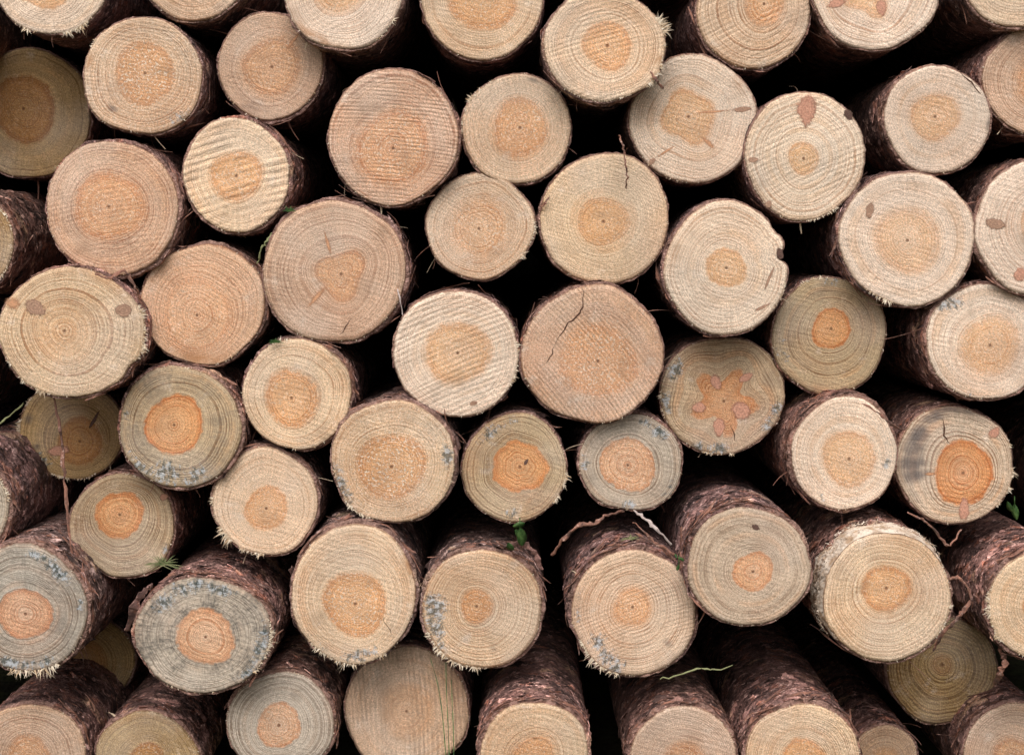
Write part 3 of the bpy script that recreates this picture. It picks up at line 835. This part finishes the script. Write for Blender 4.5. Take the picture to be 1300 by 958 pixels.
log("broad oval log end with a knot at each upper side, at the left edge", (91, 422), (91, 83), (82, 420, 40), y=-.06, tone='plain', rings=21, heartamt=.35, ringamt=.9, knots=[(46, 391, 17, 11, -28, 'brown', .4), (156, 394, 13, 10, 0, 'brown', .1), (17, 385, 12, 9, -10, 'tan', .1)], fringe=[(185, 265, 9), (-25, 28, 13), (-15, 20, 11)], bark=6, flakes=30, scales=90, stains=[(60, .95, 40, .05, O_, .7)], dents=[(-32, 9, 6)])
log("reddish tan log end with crowded pink rings and orange stained lower edge, left", (258, 386), (78, 77), (250, 400, 46), y=-.02, tone='pink', rings=24, ringamt=.85, heartamt=.6, fleck=.4, saw=(60, .5, 5), bark=6, flakes=22, scales=70, stains=[(268, .92, 22, .08, O_, 1)])
log("largest brownish log end with a slanting brown knot trace below its heart, left centre", (424, 345), (90, 91), (433, 348, 29), y=-.03, tone='tan', rings=20, ringamt=.7, fleck=.3, barkv='mauve', bark=8, lobes=(3, .2, 40), flakes=34, scales=120, knots=[(402, 377, 21, 4.5, 228, 'tan', .55), (416, 308, 20, 3, 106, 'tan', .7)], stains=[(180, .42, 20, .12, O_, .5), (250, .5, 25, .12, O_, .5)], cracks=[([(446, 405), (440, 414), (431, 424)], 1.3)])
log("small pale log end with dark pith dot, directly above the wide cream end", (609, 287), (69, 67), (608, 290, 35), y=-.01, tone='plain', rings=19, heartamt=.55, fleck=.7, saw=(60, .4, 5), fringe=[(-60, 10, 6)], bark=3)
log("smooth tan log end with a thin curved bark strip lying over its top, centre", (768, 278), (82, 83), (766, 281, 31), y=-.01, tone='plain', rings=24, ringamt=.6, bark=4, saw=(70, .4, 5), flakes=10, scales=40)
log("pale log end with a bark filled notch in its right side", (922, 341), (77, 86), (922, 340, 25), y=-.03, tone='pale', rings=19, ringamt=.75, dents=[(12, 6, 12), (40, 8, 4)], knots=[(990, 322, 9, 5, 100, 'dark', .3), (977, 352, 19, 2.2, 68, 'brown', .5), (968, 390, 13, 2.4, 25, 'brown', .6)], bark=5, flakes=14, scales=60, fringe=[(-40, -10, 4)])
log("broad pale log end with wide soft orange heart, above the teal marked end", (1152, 303), (86, 84), (1152, 305, 39), y=-.03, tone='pale', rings=23, ringamt=.6, heartamt=.8, knots=[(1104, 267, 12, 6, 80, 'brown', .2)], fringe=[(235, 275, 6)], bark=6, flakes=24, scales=80)
log("pale log cut by the right edge with two oval knots at its left side", (1316, 288), (78, 85), (1322, 285, 26), y=-.03, tone='pale', rings=19, ringamt=.7, knots=[(1263, 284, 16, 8, -8, 'brown', .1), (1296, 348, 11, 9, 60, 'red', .1)], bark=7, flakes=24, scales=80)
log("olive tan log end with small crisp orange heart and whitish smear at its left", (1053, 426), (73, 74), (1055, 417, 25), y=.02, tone='orange', rings=24, ringamt=.8, fleck=.1, grey=.22, stains=[(197, .85, 12, .10, D_, .7), (250, .92, 35, .06, O_, .5), (88, .93, 7, .07, D_, .6)], fringe=[(70, 125, 6)], bark=3)
log("pale log end with dark teal paint marks at its upper left, right edge", (1250, 434), (75, 73), (1257, 438, 36), y=-.02, tone='pale', rings=20, ringamt=.65, stains=[(128, .86, 9, .11, D_, 1.0), (138, .93, 8, .07, D_, .95), (-28, .9, 7, .1, D_, .7), (255, .93, 5, .06, D_, .6)], bark=7, flakes=30, scales=100, tilt=(1, 0))
# centre
log("wide cream log end with slanting saw lines left of the cracked pinkish log, centre", (579, 449), (80, 80), (581, 448, 40), y=-.03, tone='pale', rings=19, saw=(112, .95, 6.5), ringamt=.6, fringe=[(-35, 40, 6)], bark=4, flakes=14, scales=50, knots=[(601, 512, 6, 3.5, 10, 'brown', .2)])
log("large pinkish log end with a jagged dark crack in its upper left, centre", (752, 450), (89, 88), (759, 458, 47), y=-.03, tone='pink', rings=25, ringamt=.5, fleck=.6, saw=(40, .9, 5), cracks=[([(740, 366), (740, 384), (736, 398), (722, 410), (712, 424), (704, 440)], 1.9), ([(704, 440), (699, 452), (692, 462)], 1.5)], bark=5, flakes=16, scales=50)
log("olive log end with five red knots set like a star round its pith", (917, 502), (79, 75), (919, 509, 34), y=.03, tone='orange', rings=22, ringamt=.9, heartamt=.85, lobes=(5, .30, -10), knots=[(909, 485, 12, 8, 110, 'red', .1), (947, 479, 12, 6, 28, 'red', .4), (887, 517, 11, 8, 185, 'red', .1), (913, 542, 14, 9, -92, 'red', .1), (941, 521, 15, 13, -35, 'red', .1)], stains=[(150, .88, 10, .1, D_, 1), (185, .92, 10, .06, D_, .9), (248, .92, 8, .06, D_, .9), (268, .9, 10, .08, D_, .95), (-12, .9, 6, .1, D_, .9), (-30, .9, 8, .07, D_, .8), (15, .8, 14, .2, B_, .5), (90, .9, 50, .1, B_, .35)], fringe=[(170, 200, 5), (250, 300, 5)], cracks=[([(928, 540), (932, 552), (934, 560)], 1.4)], saw=(80, .5, 6), bark=3, fleck=.1)
log("tan log end with evenly ringed orange heart and torn red bark upper right", (377, 500), (70, 70), (370, 505, 34), y=-.03, tone='plain', rings=20, ringamt=.8, fringe=[(95, 130, 7)], bark=7, flakes=26, scales=90, rag=6)
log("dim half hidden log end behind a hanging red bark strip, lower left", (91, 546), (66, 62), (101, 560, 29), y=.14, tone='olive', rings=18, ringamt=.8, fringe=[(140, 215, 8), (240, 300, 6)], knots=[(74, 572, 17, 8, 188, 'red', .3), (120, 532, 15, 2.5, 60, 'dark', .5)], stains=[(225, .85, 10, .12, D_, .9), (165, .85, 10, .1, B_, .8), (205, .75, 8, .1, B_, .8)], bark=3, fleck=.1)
log("grey brown log end with bright orange heart and white scuffs on its lower edge", (228, 542), (78, 78), (221, 539, 37), y=-.03, tone='orange', rings=24, ringamt=.9, grey=.55, fleck=.05, stains=[(-108, .78, 14, .17, D_, 1.0), (-72, .82, 12, .13, D_, .85), (-135, .92, 14, .06, D_, 1), (165, .9, 6, .06, D_, .6)], fringe=[(80, 110, 6)], barkv='pink', bark=9, flakes=40, scales=130, rag=5)
log("pale tan log end with big speckled orange heart and teal paint on its left edge", (499, 586), (79, 78), (497, 592, 42), y=-.04, tone='plain', rings=22, fleck=.8, stains=[(205, .92, 15, .07, D_, .9), (187, .95, 6, .05, D_, .8), (8, .9, 9, .07, D_, 1), (78, .6, 8, .08, D_, .3)], fringe=[(215, 270, 6)], bark=7, flakes=34, scales=100, rag=5)
log("small grey green log end with bright orange irregular heart, centre", (653, 594), (66, 69), (660, 592, 33), y=-.01, tone='orange', rings=18, ringamt=.8, grey=.35, fleck=.05, lobes=(7, .05, 0), stains=[(125, .82, 16, .1, D_, .85), (95, .85, 9, .08, D_, .6), (265, .84, 9, .08, D_, .75), (300, .7, 10, .05, O_, .8)], fringe=[(-60, 30, 6)], knots=[(668, 586, 5, 2.5, 60, 'dark', .3)], bark=4, flakes=6)
log("smallest greyish log end with teal paint specks at its upper right", (801, 587), (65, 62), (797, 590, 34), y=.0, tone='grey', rings=20, ringamt=.9, grey=.5, fleck=.3, stains=[(48, .82, 10, .11, D_, 1), (68, .85, 7, .07, D_, .9), (270, .88, 8, .1, D_, .8), (180, .88, 10, .08, D_, .7), (-35, .88, 8, .07, D_, .7)], bark=5, flakes=8)
log("cream log end with thick shaggy dark bark on its left, beside the star knots", (1072, 576), (67, 72), (1078, 582, 34), y=-.04, tone='pale', rings=20, ringamt=.6, stains=[(-12, .82, 6, .06, D_, 1), (245, .88, 4, .05, D_, .9)], barkv='red', bark=9, flakes=44, scales=150, rag=5, tilt=(.5, 0))
log("log end with fox red heart, red bar below and black stain at left", (1212, 590), (75, 75), (1223, 600, 39), y=.0, tone=((212, 188, 160), (148, 112, 84), (214, 154, 102), (182, 102, 54)), rings=17, ringamt=1.0, fleck=.05, stains=[(118, .88, 16, .12, B_, .9), (140, .80, 18, .17, B_, 1), (158, .76, 16, .2, B_, 1), (176, .72, 14, .24, B_, 1), (194, .7, 10, .26, B_, 1), (95, .95, 35, .07, B_, .8), (215, .9, 15, .08, B_, .5)], knots=[(1224, 646, 17, 8, -90, 'red', .0), (1263, 549, 10, 7, 40, 'red', .2), (1180, 601, 9, 3, 180, 'tan', .4)], cracks=[([(1197, 530), (1199, 543), (1198, 552), (1206, 563)], 2.2)], fringe=[(-45, 40, 6)], bark=4, flakes=10, scales=50, saw=(80, .7, 6))
log("small tan log end with long splinters along its lower left edge, lower left", (337, 637), (67, 68), (338, 645, 27), y=-.02, tone='plain', rings=24, ringamt=.6, fringe=[(175, 270, 9), (185, 265, 7)], bark=6, flakes=16, scales=60)
log("dull olive log end with round orange heart and dark ring dashes, lower left", (155, 668), (67, 67), (152, 653, 30), y=.02, tone='orange', rings=24, ringamt=1.0, grey=.25, fleck=.05, stains=[(-30, .92, 8, .05, D_, .7)], bark=5, flakes=20, scales=80, fringe=[(70, 90, 5)], dents=[(238, 14, 5)], knots=[(209, 630, 7, 5, 20, 'red', .2)])
# bottom rows
log("grey weathered log cut by the left edge with teal paint spots, lower left", (32, 772), (79, 82), (32, 779, 33), y=-.07, tone=((192, 182, 164), (120, 108, 92), (214, 168, 132), (180, 120, 84)), rings=24, ringamt=.9, grey=.55, fleck=.1, stains=[(50, .82, 16, .09, D_, 1), (75, .85, 12, .07, D_, .9), (255, .9, 18, .08, D_, 1), (290, .9, 10, .08, D_, .8), (5, .88, 6, .05, D_, .7)], fringe=[(230, 310, 11)], barkv='grey', bark=9, flakes=40, scales=140)
log("big grey log end with teal paint along its top and pink bark above", (257, 806), (88, 73), (261, 808, 36), y=-.08, tone='grey', rings=20, ringamt=1.0, grey=.9, fleck=.05, stains=[(62, .84, 9, .09, D_, 1), (80, .86, 8, .09, D_, 1), (97, .86, 9, .10, D_, 1), (115, .84, 8, .1, D_, .95), (138, .8, 12, .1, D_, 1), (-12, .9, 16, .08, D_, 1), (-32, .92, 12, .07, D_, .9)], fringe=[(-40, 15, 9)], barkv='pink', bark=9, flakes=80, scales=260, rag=5, tilt=(0, 0))
log("tan log end with low wide pinkish heart and splintered bottom edge, lower left centre", (449, 754), (79, 89), (451, 766, 40), y=-.05, tone='plain', rings=24, ringamt=.8, fleck=.6, grey=.18, stains=[(275, .88, 15, .07, D_, .9), (240, .9, 6, .05, D_, .6), (30, .97, 28, .04, O_, 1)], fringe=[(225, 300, 10)], bark=8, flakes=34, scales=110, rag=6, cracks=[([(487, 786), (493, 797), (498, 806)], 1.0)])
log("log end with dark teal splashes at its left and small orange heart, below the centre", (612, 773), (75, 78), (605, 769, 20), y=-.05, tone='plain', rings=25, ringamt=.9, stains=[(172, .82, 9, .16, D_, 1), (188, .8, 9, .16, D_, 1), (203, .84, 10, .12, D_, 1), (220, .9, 6, .06, D_, .7), (285, .7, 7, .1, B_, .5)], fringe=[(195, 275, 9)], barkv='grey', bark=9, flakes=48, scales=170, rag=5)
log("tan log end with pale blue paint at its lower left and shaggy bark", (805, 778), (79, 81), (803, 770, 24), y=-.08, tone='plain', rings=25, ringamt=.9, stains=[(218, .74, 9, .12, D_, 1), (238, .82, 9, .1, D_, 1), (252, .86, 8, .1, D_, 1), (185, .9, 10, .06, D_, .6), (160, .92, 6, .05, D_, .6), (-42, .72, 5, .1, B_, .7)], fringe=[(205, 265, 9)], barkv='mauve', bark=10, flakes=85, scales=300, rag=6, saw=(110, .6, 5))
log("log with grey scaly bark in full view above its dull end and small orange heart", (950, 719), (78, 75), (956, 725, 25), y=-.12, tone=((206, 182, 154), (152, 124, 98), (222, 172, 128), (190, 118, 74)), rings=26, ringamt=.7, grey=.10, fleck=.2, barkv='mauve', bark=9, flakes=90, scales=340, rag=4, knots=[(959, 669, 6, 4, -20, 'dark', .2)], tilt=(.5, 0))
log("wide ringed log end with a pale shaved bare wood band round its top and left", (1126, 758), (81, 82), (1125, 746, 29), y=-.12, tone='plain', rings=22, ringamt=.9, barkv='red', bark=10, bare=[(28, 222, 75)], stains=[(262, .22, 40, .1, O_, .7), (205, .85, 20, .14, O_, .6)], fringe=[(-60, 60, 4)], flakes=60, scales=260, rag=4, saw=(80, .25, 6))
log("log cut by the right edge with splintered left edge and scaly pink bark above", (1324, 768), (69, 70), (1326, 768, 26), y=-.10, tone='plain', rings=22, ringamt=.6, barkv='pink', bark=10, fringe=[(120, 235, 7), (130, 230, 6)], flakes=70, scales=260, rag=4)
log("brown log end set back below the wide ringed end with the shaved band", (1197, 851), (70, 68), (1196, 843, 12), y=.10, tone='olive', rings=15, ringamt=1.1, heartamt=.5, fleck=.2, saw=(75, .6, 6), bark=4)
log("flat brown log end with upright saw streaks behind green grass blades, bottom", (516, 900), (78, 80), (516, 902, 32), y=.02, tone='tan', rings=16, ringamt=.35, saw=(4, 1.2, 6), fleck=.2, bark=5, heartamt=.5, flakes=10, scales=40)
log("log with reddish bark top under the splintered tan end, bottom edge left", (356, 918), (68, 66), (354, 920, 28), y=-.03, tone='grey', rings=22, grey=.3, barkv='red', bark=8, flakes=50, scales=180)
log("log with pinkish scaly bark at the bottom edge, below the teal splashed end", (678, 958), (70, 68), (678, 960, 27), y=-.12, tone='plain', rings=22, barkv='pink', bark=9, flakes=70, scales=260)
log("log with pinkish bark at the bottom edge under a green twig", (868, 962), (68, 66), (868, 964, 24), y=-.10, tone='tan', rings=22, barkv='red', bark=9, flakes=60, scales=220)
log("log with shaggy pink bark at the bottom edge, left of the set back brown end", (1020, 960), (72, 68), (1020, 962, 26), y=-.12, tone='plain', rings=22, barkv='pink', bark=10, flakes=70, scales=280)
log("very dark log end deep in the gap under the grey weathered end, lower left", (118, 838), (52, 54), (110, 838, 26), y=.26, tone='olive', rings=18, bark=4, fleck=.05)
log("dark purple bark covered log cut by the left edge, in front of the hanging strip", (-52, 640), (64, 72), (-52, 640, 28), y=-.04, tone='grey', grey=.4, barkv='mauve', bark=9, flakes=44, scales=170, fringe=[(-60, 60, 4)], tilt=(-3, 1))
# bottom row beneath the stacked ones
log("log in the bottom row under the grey weathered end at the left edge", (36, 960), (72, 68), (36, 962, 28), y=-.02, tone='tan', rings=20, bark=7, flakes=30, scales=100)
log("log in the bottom row between the left corner log and the big grey end", (186, 964), (66, 62), (186, 966, 24), y=.0, tone='olive', rings=20, bark=7, flakes=24, scales=90)
log("small log low in the gap left of the set back brown end, bottom edge", (1122, 966), (44, 46), (1122, 966, 18), y=.03, tone='tan', rings=18, bark=6, flakes=14, scales=60)
log("log in the bottom row at the lower right corner of the pile", (1286, 958), (62, 66), (1286, 960, 24), y=.02, tone='tan', rings=20, bark=7, flakes=24, scales=90)

for L in LOGS:
    make_log(L)

# ------------------------------------------------------------------ the pile goes on beyond the frame
def circ_of(L):
    p = at(*L['c'], L['y']); k = mpp(*L['c'], L['y'])
    return (p.x, p.z, (L['r'][0] + L['r'][1]) / 2 * k + L['bark'] * k * 0.8)
CIRC = [circ_of(L) for L in LOGS]
rr = random.Random(5)
fill = []
for r_px in (84, 78, 72, 66, 60, 54, 46):
    for _ in range(2600):
        x, yv = rr.uniform(-380, 1680), rr.uniform(-330, 950)
        if -r_px - 2 < x < 1300 + r_px + 2 and yv > -r_px - 3:
            continue
        p = at(x, yv, 0)
        rw = r_px * S
        if p.z - rw < GROUND_Z: continue
        if all(math.hypot(p.x - a, p.z - b) > rw + c + 0.001 for a, b, c in CIRC):
            CIRC.append((p.x, p.z, rw)); fill.append((x, yv, r_px))
NIN = len(LOGS)
for (x, yv, r_px) in fill:
    log("pine log of the same pile stacked just outside the picture", (x, yv), (r_px * .96, r_px * .96), (x + rr.uniform(-6, 6), yv + rr.uniform(-6, 6), r_px * rr.uniform(.3, .5)), y=rr.uniform(-.05, .03),
        tone=rr.choice(['plain', 'pale', 'pink', 'tan', 'olive']), rings=rr.randint(17, 24), bark=4, hi=False, group='pine logs outside the picture')
for L in LOGS[NIN:]:
    make_log(L)

# ------------------------------------------------------------------ loose bits
def ribbon(name, pts, w, thick, mat, label, cat, group=None, wob=0.25, seed=1, taper=True):
    """pts: (px, py, depth y); a flat, twisting strip with real thickness"""
    r2 = random.Random(seed)
    P = [at(*p) for p in pts]
    Q = []
    n = len(P)
    for i in range(n - 1):
        p0, p1, p2, p3 = P[max(0, i - 1)], P[i], P[i + 1], P[min(n - 1, i + 2)]
        for s in (0, .2, .4, .6, .8):
            Q.append(0.5 * ((2 * p1) + (p2 - p0) * s + (2 * p0 - 5 * p1 + 4 * p2 - p3) * s * s + (3 * p1 - p0 - 3 * p2 + p3) * s ** 3))
    Q.append(P[-1]); n = len(Q)
    o0 = Q[0].copy()
    vv, ff = [], []
    tw = r2.uniform(-.5, .5)
    for i, q in enumerate(Q):
        d = (Q[min(n - 1, i + 1)] - Q[max(0, i - 1)]).normalized()
        side = d.cross(Vector((0, 1, 0)))
        side = side.normalized() if side.length > 1e-4 else Vector((1, 0, 0))
        nrm = side.cross(d).normalized()
        tw += r2.gauss(0, wob * 0.5)
        sd_ = side * math.cos(tw) + nrm * math.sin(tw); nm = nrm * math.cos(tw) - side * math.sin(tw)
        e = (0.35 + 0.65 * math.sin(math.pi * min(1, max(0, (i + 0.4) / n))) ** 0.5) if taper else 1
        ww = w * S * 0.27 * e * r2.uniform(0.45, 1.4); t_ = thick * S * 0.26
        q = q + Vector((r2.gauss(0, .7), r2.gauss(0, .7), r2.gauss(0, .7))) * S * (0 if mat == LEAF else 1)
        for (a, b) in ((-1, -1), (0, -1.5), (1, -1), (1, 1), (0, 1.2), (-1, 1)):
            vv.append(tuple(q + sd_ * ww * a + nm * t_ * b - o0))
    m = 6
    ff = [(i * m + j, i * m + (j + 1) % m, (i + 1) * m + (j + 1) % m, (i + 1) * m + j) for i in range(n - 1) for j in range(m)]
    ff += [tuple(reversed(range(m))), tuple((n - 1) * m + j for j in range(m))]
    o = link(name, mesh_np(name, vv, ff, mat, smooth=False), None)
    o.location = o0
    if label: tag(o, label, cat, group)
    return o

GB = 'loose bark strips caught in the pile'
ribbon("bark_strip", [(68, 505, -.045), (76, 540, -.04), (80, 580, -.035), (84, 630, -.03), (88, 676, -.03), (92, 712, -.03)], 7, 3, STRIP, "long red bark strip hanging straight down before the dim half hidden end", 'bark strip', GB, .2, 3)
ribbon("bark_strip", [(786, 172, -.02), (790, 182, -.035), (793, 200, -.035), (796, 222, -.03), (794, 240, -.02)], 4, 2, STRIP, "thin curved bark strip lying over the top of the smooth tan end", 'bark strip', GB, .3, 4)
ribbon("bark_strip", [(702, 702, -.11), (712, 688, -.13), (732, 668, -.14), (755, 664, -.14), (772, 653, -.13), (792, 648, -.11)], 9, 4, STRIP, "dark curled bark strip arching above the shaggy lichen painted log", 'bark strip', GB, .25, 5)
ribbon("wood_splinter", [(806, 648, -.11), (820, 660, -.13), (834, 672, -.14), (852, 690, -.13)], 7, 4, PALE, "pale grey wood splinter wedged between the shaggy log and the scaly barked log", 'splinter', None, .2, 6)
ribbon("bark_strip", [(806, 676, -.13), (826, 688, -.15), (846, 698, -.15), (866, 710, -.14)], 6, 4, STRIP, "reddish bark strip lying just under the pale grey splinter", 'bark strip', GB, .2, 7)
ribbon("bark_strip", [(805, 662, -.12), (824, 681, -.14), (842, 697, -.145), (858, 715, -.14)], 5, 3, STRIP, "narrow bark strip sloping down to the right beside the pale splinter", 'bark strip', GB, .2, 17)
ribbon("bark_strip", [(1205, 735, -.14), (1218, 733, -.15), (1230, 748, -.15), (1232, 762, -.15), (1222, 776, -.15), (1214, 786, -.15), (1196, 806, -.14), (1185, 824, -.12)], 8, 4, STRIP, "curled bark strip dangling between the shaved log and the set back brown end", 'bark strip', GB, .35, 8)
ribbon("bark_strip", [(1152, 650, -.13), (1168, 658, -.14), (1182, 668, -.14), (1200, 690, -.14), (1208, 690, -.13), (1220, 672, -.12)], 5, 3, STRIP, "wispy red bark strip trailing right from the top of the shaved log", 'bark strip', GB, .35, 9)
ribbon("bark_strip", [(1268, 822, -.06), (1276, 838, -.08), (1270, 852, -.08), (1262, 870, -.06)], 13, 5, STRIP, "short broad bark strip at the lower right beside the set back brown end", 'bark strip', GB, .25, 10)
ribbon("bark_strip", [(414, 438, -.03), (428, 446, -.05), (440, 462, -.055), (448, 486, -.05), (456, 506, -.03)], 9, 3, STRIP, "torn red bark strip beside the upper right of the evenly ringed end", 'bark strip', GB, .3, 11)
ribbon("bark_strip", [(1096, 512, -.06), (1120, 528, -.07), (1134, 540, -.07), (1146, 546, -.06)], 6, 3, STRIP, "short red bark strip poking right from the shaggy barked cream log", 'bark strip', GB, .3, 12)
ribbon("bark_strip", [(122, 348, -.09), (140, 352, -.095), (158, 344, -.09), (170, 362, -.09), (178, 380, -.08)], 7, 3, STRIP, "ragged orange bark strip on the top right of the broad knotted end", 'bark strip', GB, .35, 13)
ribbon("bark_strip", [(162, 800, -.12), (170, 772, -.14), (182, 752, -.14), (192, 744, -.12)], 17, 4, FLAKE, "pink bark sheet peeling off left of the big grey end", 'bark strip', GB, .15, 14)
ribbon("bark_strip", [(686, 268, -.01), (690, 260, -.02), (697, 250, -.02)], 5, 2, STRIP, "tiny bark shred between the golden and the smooth tan ends", 'bark strip', GB, .2, 15)
ribbon("bark_strip", [(826, 92, -.05), (834, 104, -.06), (842, 112, -.05)], 7, 3, STRIP, "small brown bark shred below the long white splinters", 'bark strip', GB, .2, 16)
ribbon("bark_strip", [(646, 692, -.075), (662, 690, -.08), (678, 700, -.08), (688, 722, -.075)], 13, 4, FLAKE, "pink bark plate peeling at the upper right of the teal splashed end", 'bark strip', GB, .12, 18)
ribbon("dry_stem", [(-6, 542, .0), (12, 528, .0), (30, 512, .02)], 4, 3, STRAW, "grey green stem in the dark gap at the left edge", 'stem', None, .1, 20)
ribbon("dry_stem", [(327, 336, -.02), (331, 318, -.03), (338, 306, -.03), (346, 296, -.02)], 4, 3, STRAW, "short grey green stem left of the largest brownish end", 'stem', None, .1, 21)
ribbon("green_twig", [(838, 862, -.12), (868, 854, -.13), (888, 848, -.13), (905, 850, -.13), (930, 845, -.12)], 3, 2.0, STRAW, "thin green twig lying over a bark covered log at the bottom", 'twig', None, .1, 22)
ribbon("wood_splinter", [(500, 336, -.0), (506, 370, -.03), (512, 396, -.02)][:2] + [(513, 404, -.03), (522, 408, -.03)], 3, 2, PALE, "thin pale splinter right of the largest brownish end", 'splinter', None, .1, 23)

# sprays: leaves, moss, grass
def leaf_mesh(ln, w, bend):
    vv, ff = [], []
    n = 7
    for i in range(n):
        s = i / (n - 1)
        hw = w * math.sin(math.pi * min(.97, s * .9 + .05)) ** 0.8
        z = -bend * s * s
        vv += [(-hw, s * ln, z + hw * .25), (0, s * ln, z), (hw, s * ln, z + hw * .25), (0, s * ln, z - 0.0004)]
    for i in range(n - 1):
        a, b = i * 4, i * 4 + 4
        ff += [(a, a + 1, b + 1, b), (a + 1, a + 2, b + 2, b + 1), (a + 2, a + 3, b + 3, b + 2), (a + 3, a, b, b + 3)]
    return vv, ff
def sprig(px, py, y, leaves, label, seed):
    r2 = random.Random(seed)
    e = bpy.data.objects.new("leafy_sprig", None); COL.objects.link(e); e.location = at(px, py, y)
    tag(e, label, 'leaves', 'green leaves between the logs')
    for (dx, dy, ang, ln, w) in leaves:
        v, f = leaf_mesh(ln * S, w * S, ln * S * r2.uniform(.1, .35))
        o = link("leaf", mesh_np("leaf", v, f, LEAF), e)
        o.location = (dx * S, r2.uniform(-.004, .004), -dy * S)
        o.rotation_euler = (R(90 + r2.uniform(-25, 25)), R(r2.uniform(-35, 35)), 0)
        o.rotation_euler = (Matrix.Rotation(R(-ang), 3, 'Y') @ Matrix.Rotation(R(90 + r2.uniform(-20, 20)), 3, 'X') @ Matrix.Rotation(R(r2.uniform(-30, 30)), 3, 'Y')).to_euler()
    ln0 = leaves[0]
    v = [(-.0008, 0, .012), (.0008, 0, .012), (0, .0012, .012), (-.0006, 0, -.004), (.0006, 0, -.004), (0, .001, -.004)]
    link("stem", mesh_np("stem", v, [(0, 1, 4, 3), (1, 2, 5, 4), (2, 0, 3, 5), (0, 2, 1), (3, 4, 5)], LEAF), e)
sprig(660, 668, -.09, [(0, 2, 190, 24, 7), (6, -4, 110, 15, 5), (-6, 4, 215, 14, 4), (-14, 20, 200, 12, 5)], "green leaves hanging just below the small grey green orange hearted end", 31)
sprig(862, 716, -.15, [(0, 0, 160, 8, 2), (6, -4, 50, 7, 2), (-3, -8, 20, 6, 1.6)], "tiny green leaves between the shaggy log and the scaly barked log", 32)
sprig(1288, 640, .02, [(0, 0, 185, 20, 5), (-10, -4, 200, 16, 4)], "dark green leaves at the right edge below the fox red heart", 33)
def tuft(name, px, py, y, n, ln, mat, label, cat, seed, spread=80, up=0, w0=1.0):
    r2 = random.Random(seed)
    vv, ff = [], []
    for _ in range(n):
        a = R(90 + up + r2.uniform(-spread, spread)); l = ln * S * r2.uniform(.5, 1.15)
        d = Vector((math.cos(a), r2.uniform(-.6, .3), math.sin(a))).normalized()
        b = Vector((r2.uniform(-.35, .35) * ln * S, r2.uniform(-.1, .1) * ln * S, r2.uniform(-.1, .1) * ln * S))
        sd_ = d.cross(Vector((0, 1, 0))).normalized() * w0 * S; dp = Vector((0, w0 * S * .6, 0))
        b0 = len(vv)
        dr = Vector((d.x * .3, 0, -.25)) * l
        for s, kk in ((0, 1), (.4, .9), (.75, .6), (1, .1)):
            q = b + d * l * s + dr * s * s
            vv += [tuple(q - sd_ * kk), tuple(q + sd_ * kk), tuple(q + dp * kk)]
        for i in range(3):
            for j in range(3):
                ff.append((b0 + i * 3 + j, b0 + i * 3 + (j + 1) % 3, b0 + i * 3 + 3 + (j + 1) % 3, b0 + i * 3 + 3 + j))
    o = link(name, mesh_np(name, vv, ff, mat, smooth=False))
    o.location = at(px, py, y)
    tag(o, label, cat)
    o['kind'] = 'stuff'
    return o
tuft("moss", 206, 716, -.09, 60, 16, STRAW, "grey green moss and needles right of the dull olive end", 'moss', 41, 110, 0, .5)
tuft("moss", 350, 434, -.035, 34, 7, LEAF, "bright moss speck on top of the evenly ringed end", 'moss', 42, 90, 0, .6)
tuft("moss", 367, 268, -.035, 26, 8, LEAF, "green moss speck left above the largest brownish end", 'moss', 43, 90, 0, .6)
tuft("moss", 800, 684, -.14, 24, 10, STRAW, "dry moss on the bark of the shaggy lichen painted log", 'moss', 44, 100, 0, .5)
def blade(name, pts, w, label, seed):
    return ribbon(name, pts, w, 1.0, LEAF, label, 'grass', 'grass blades before the bottom row', .05, seed)
gz = 1010
blade("grass_blade", [(572, gz + 90, -.2), (566, 960, -.17), (558, 880, -.14), (546, 834, -.12)], 1.9, "green grass blade leaning left before the flat brown end", 51)
blade("grass_blade", [(574, gz + 90, -.2), (570, 950, -.17), (567, 880, -.14), (566, 840, -.12)], 1.8, "upright green grass blade before the flat brown end", 52)
blade("grass_blade", [(576, gz + 90, -.2), (576, 950, -.17), (574, 890, -.14), (573, 862, -.12)], 1.6, "shortest green grass blade before the flat brown end", 53)
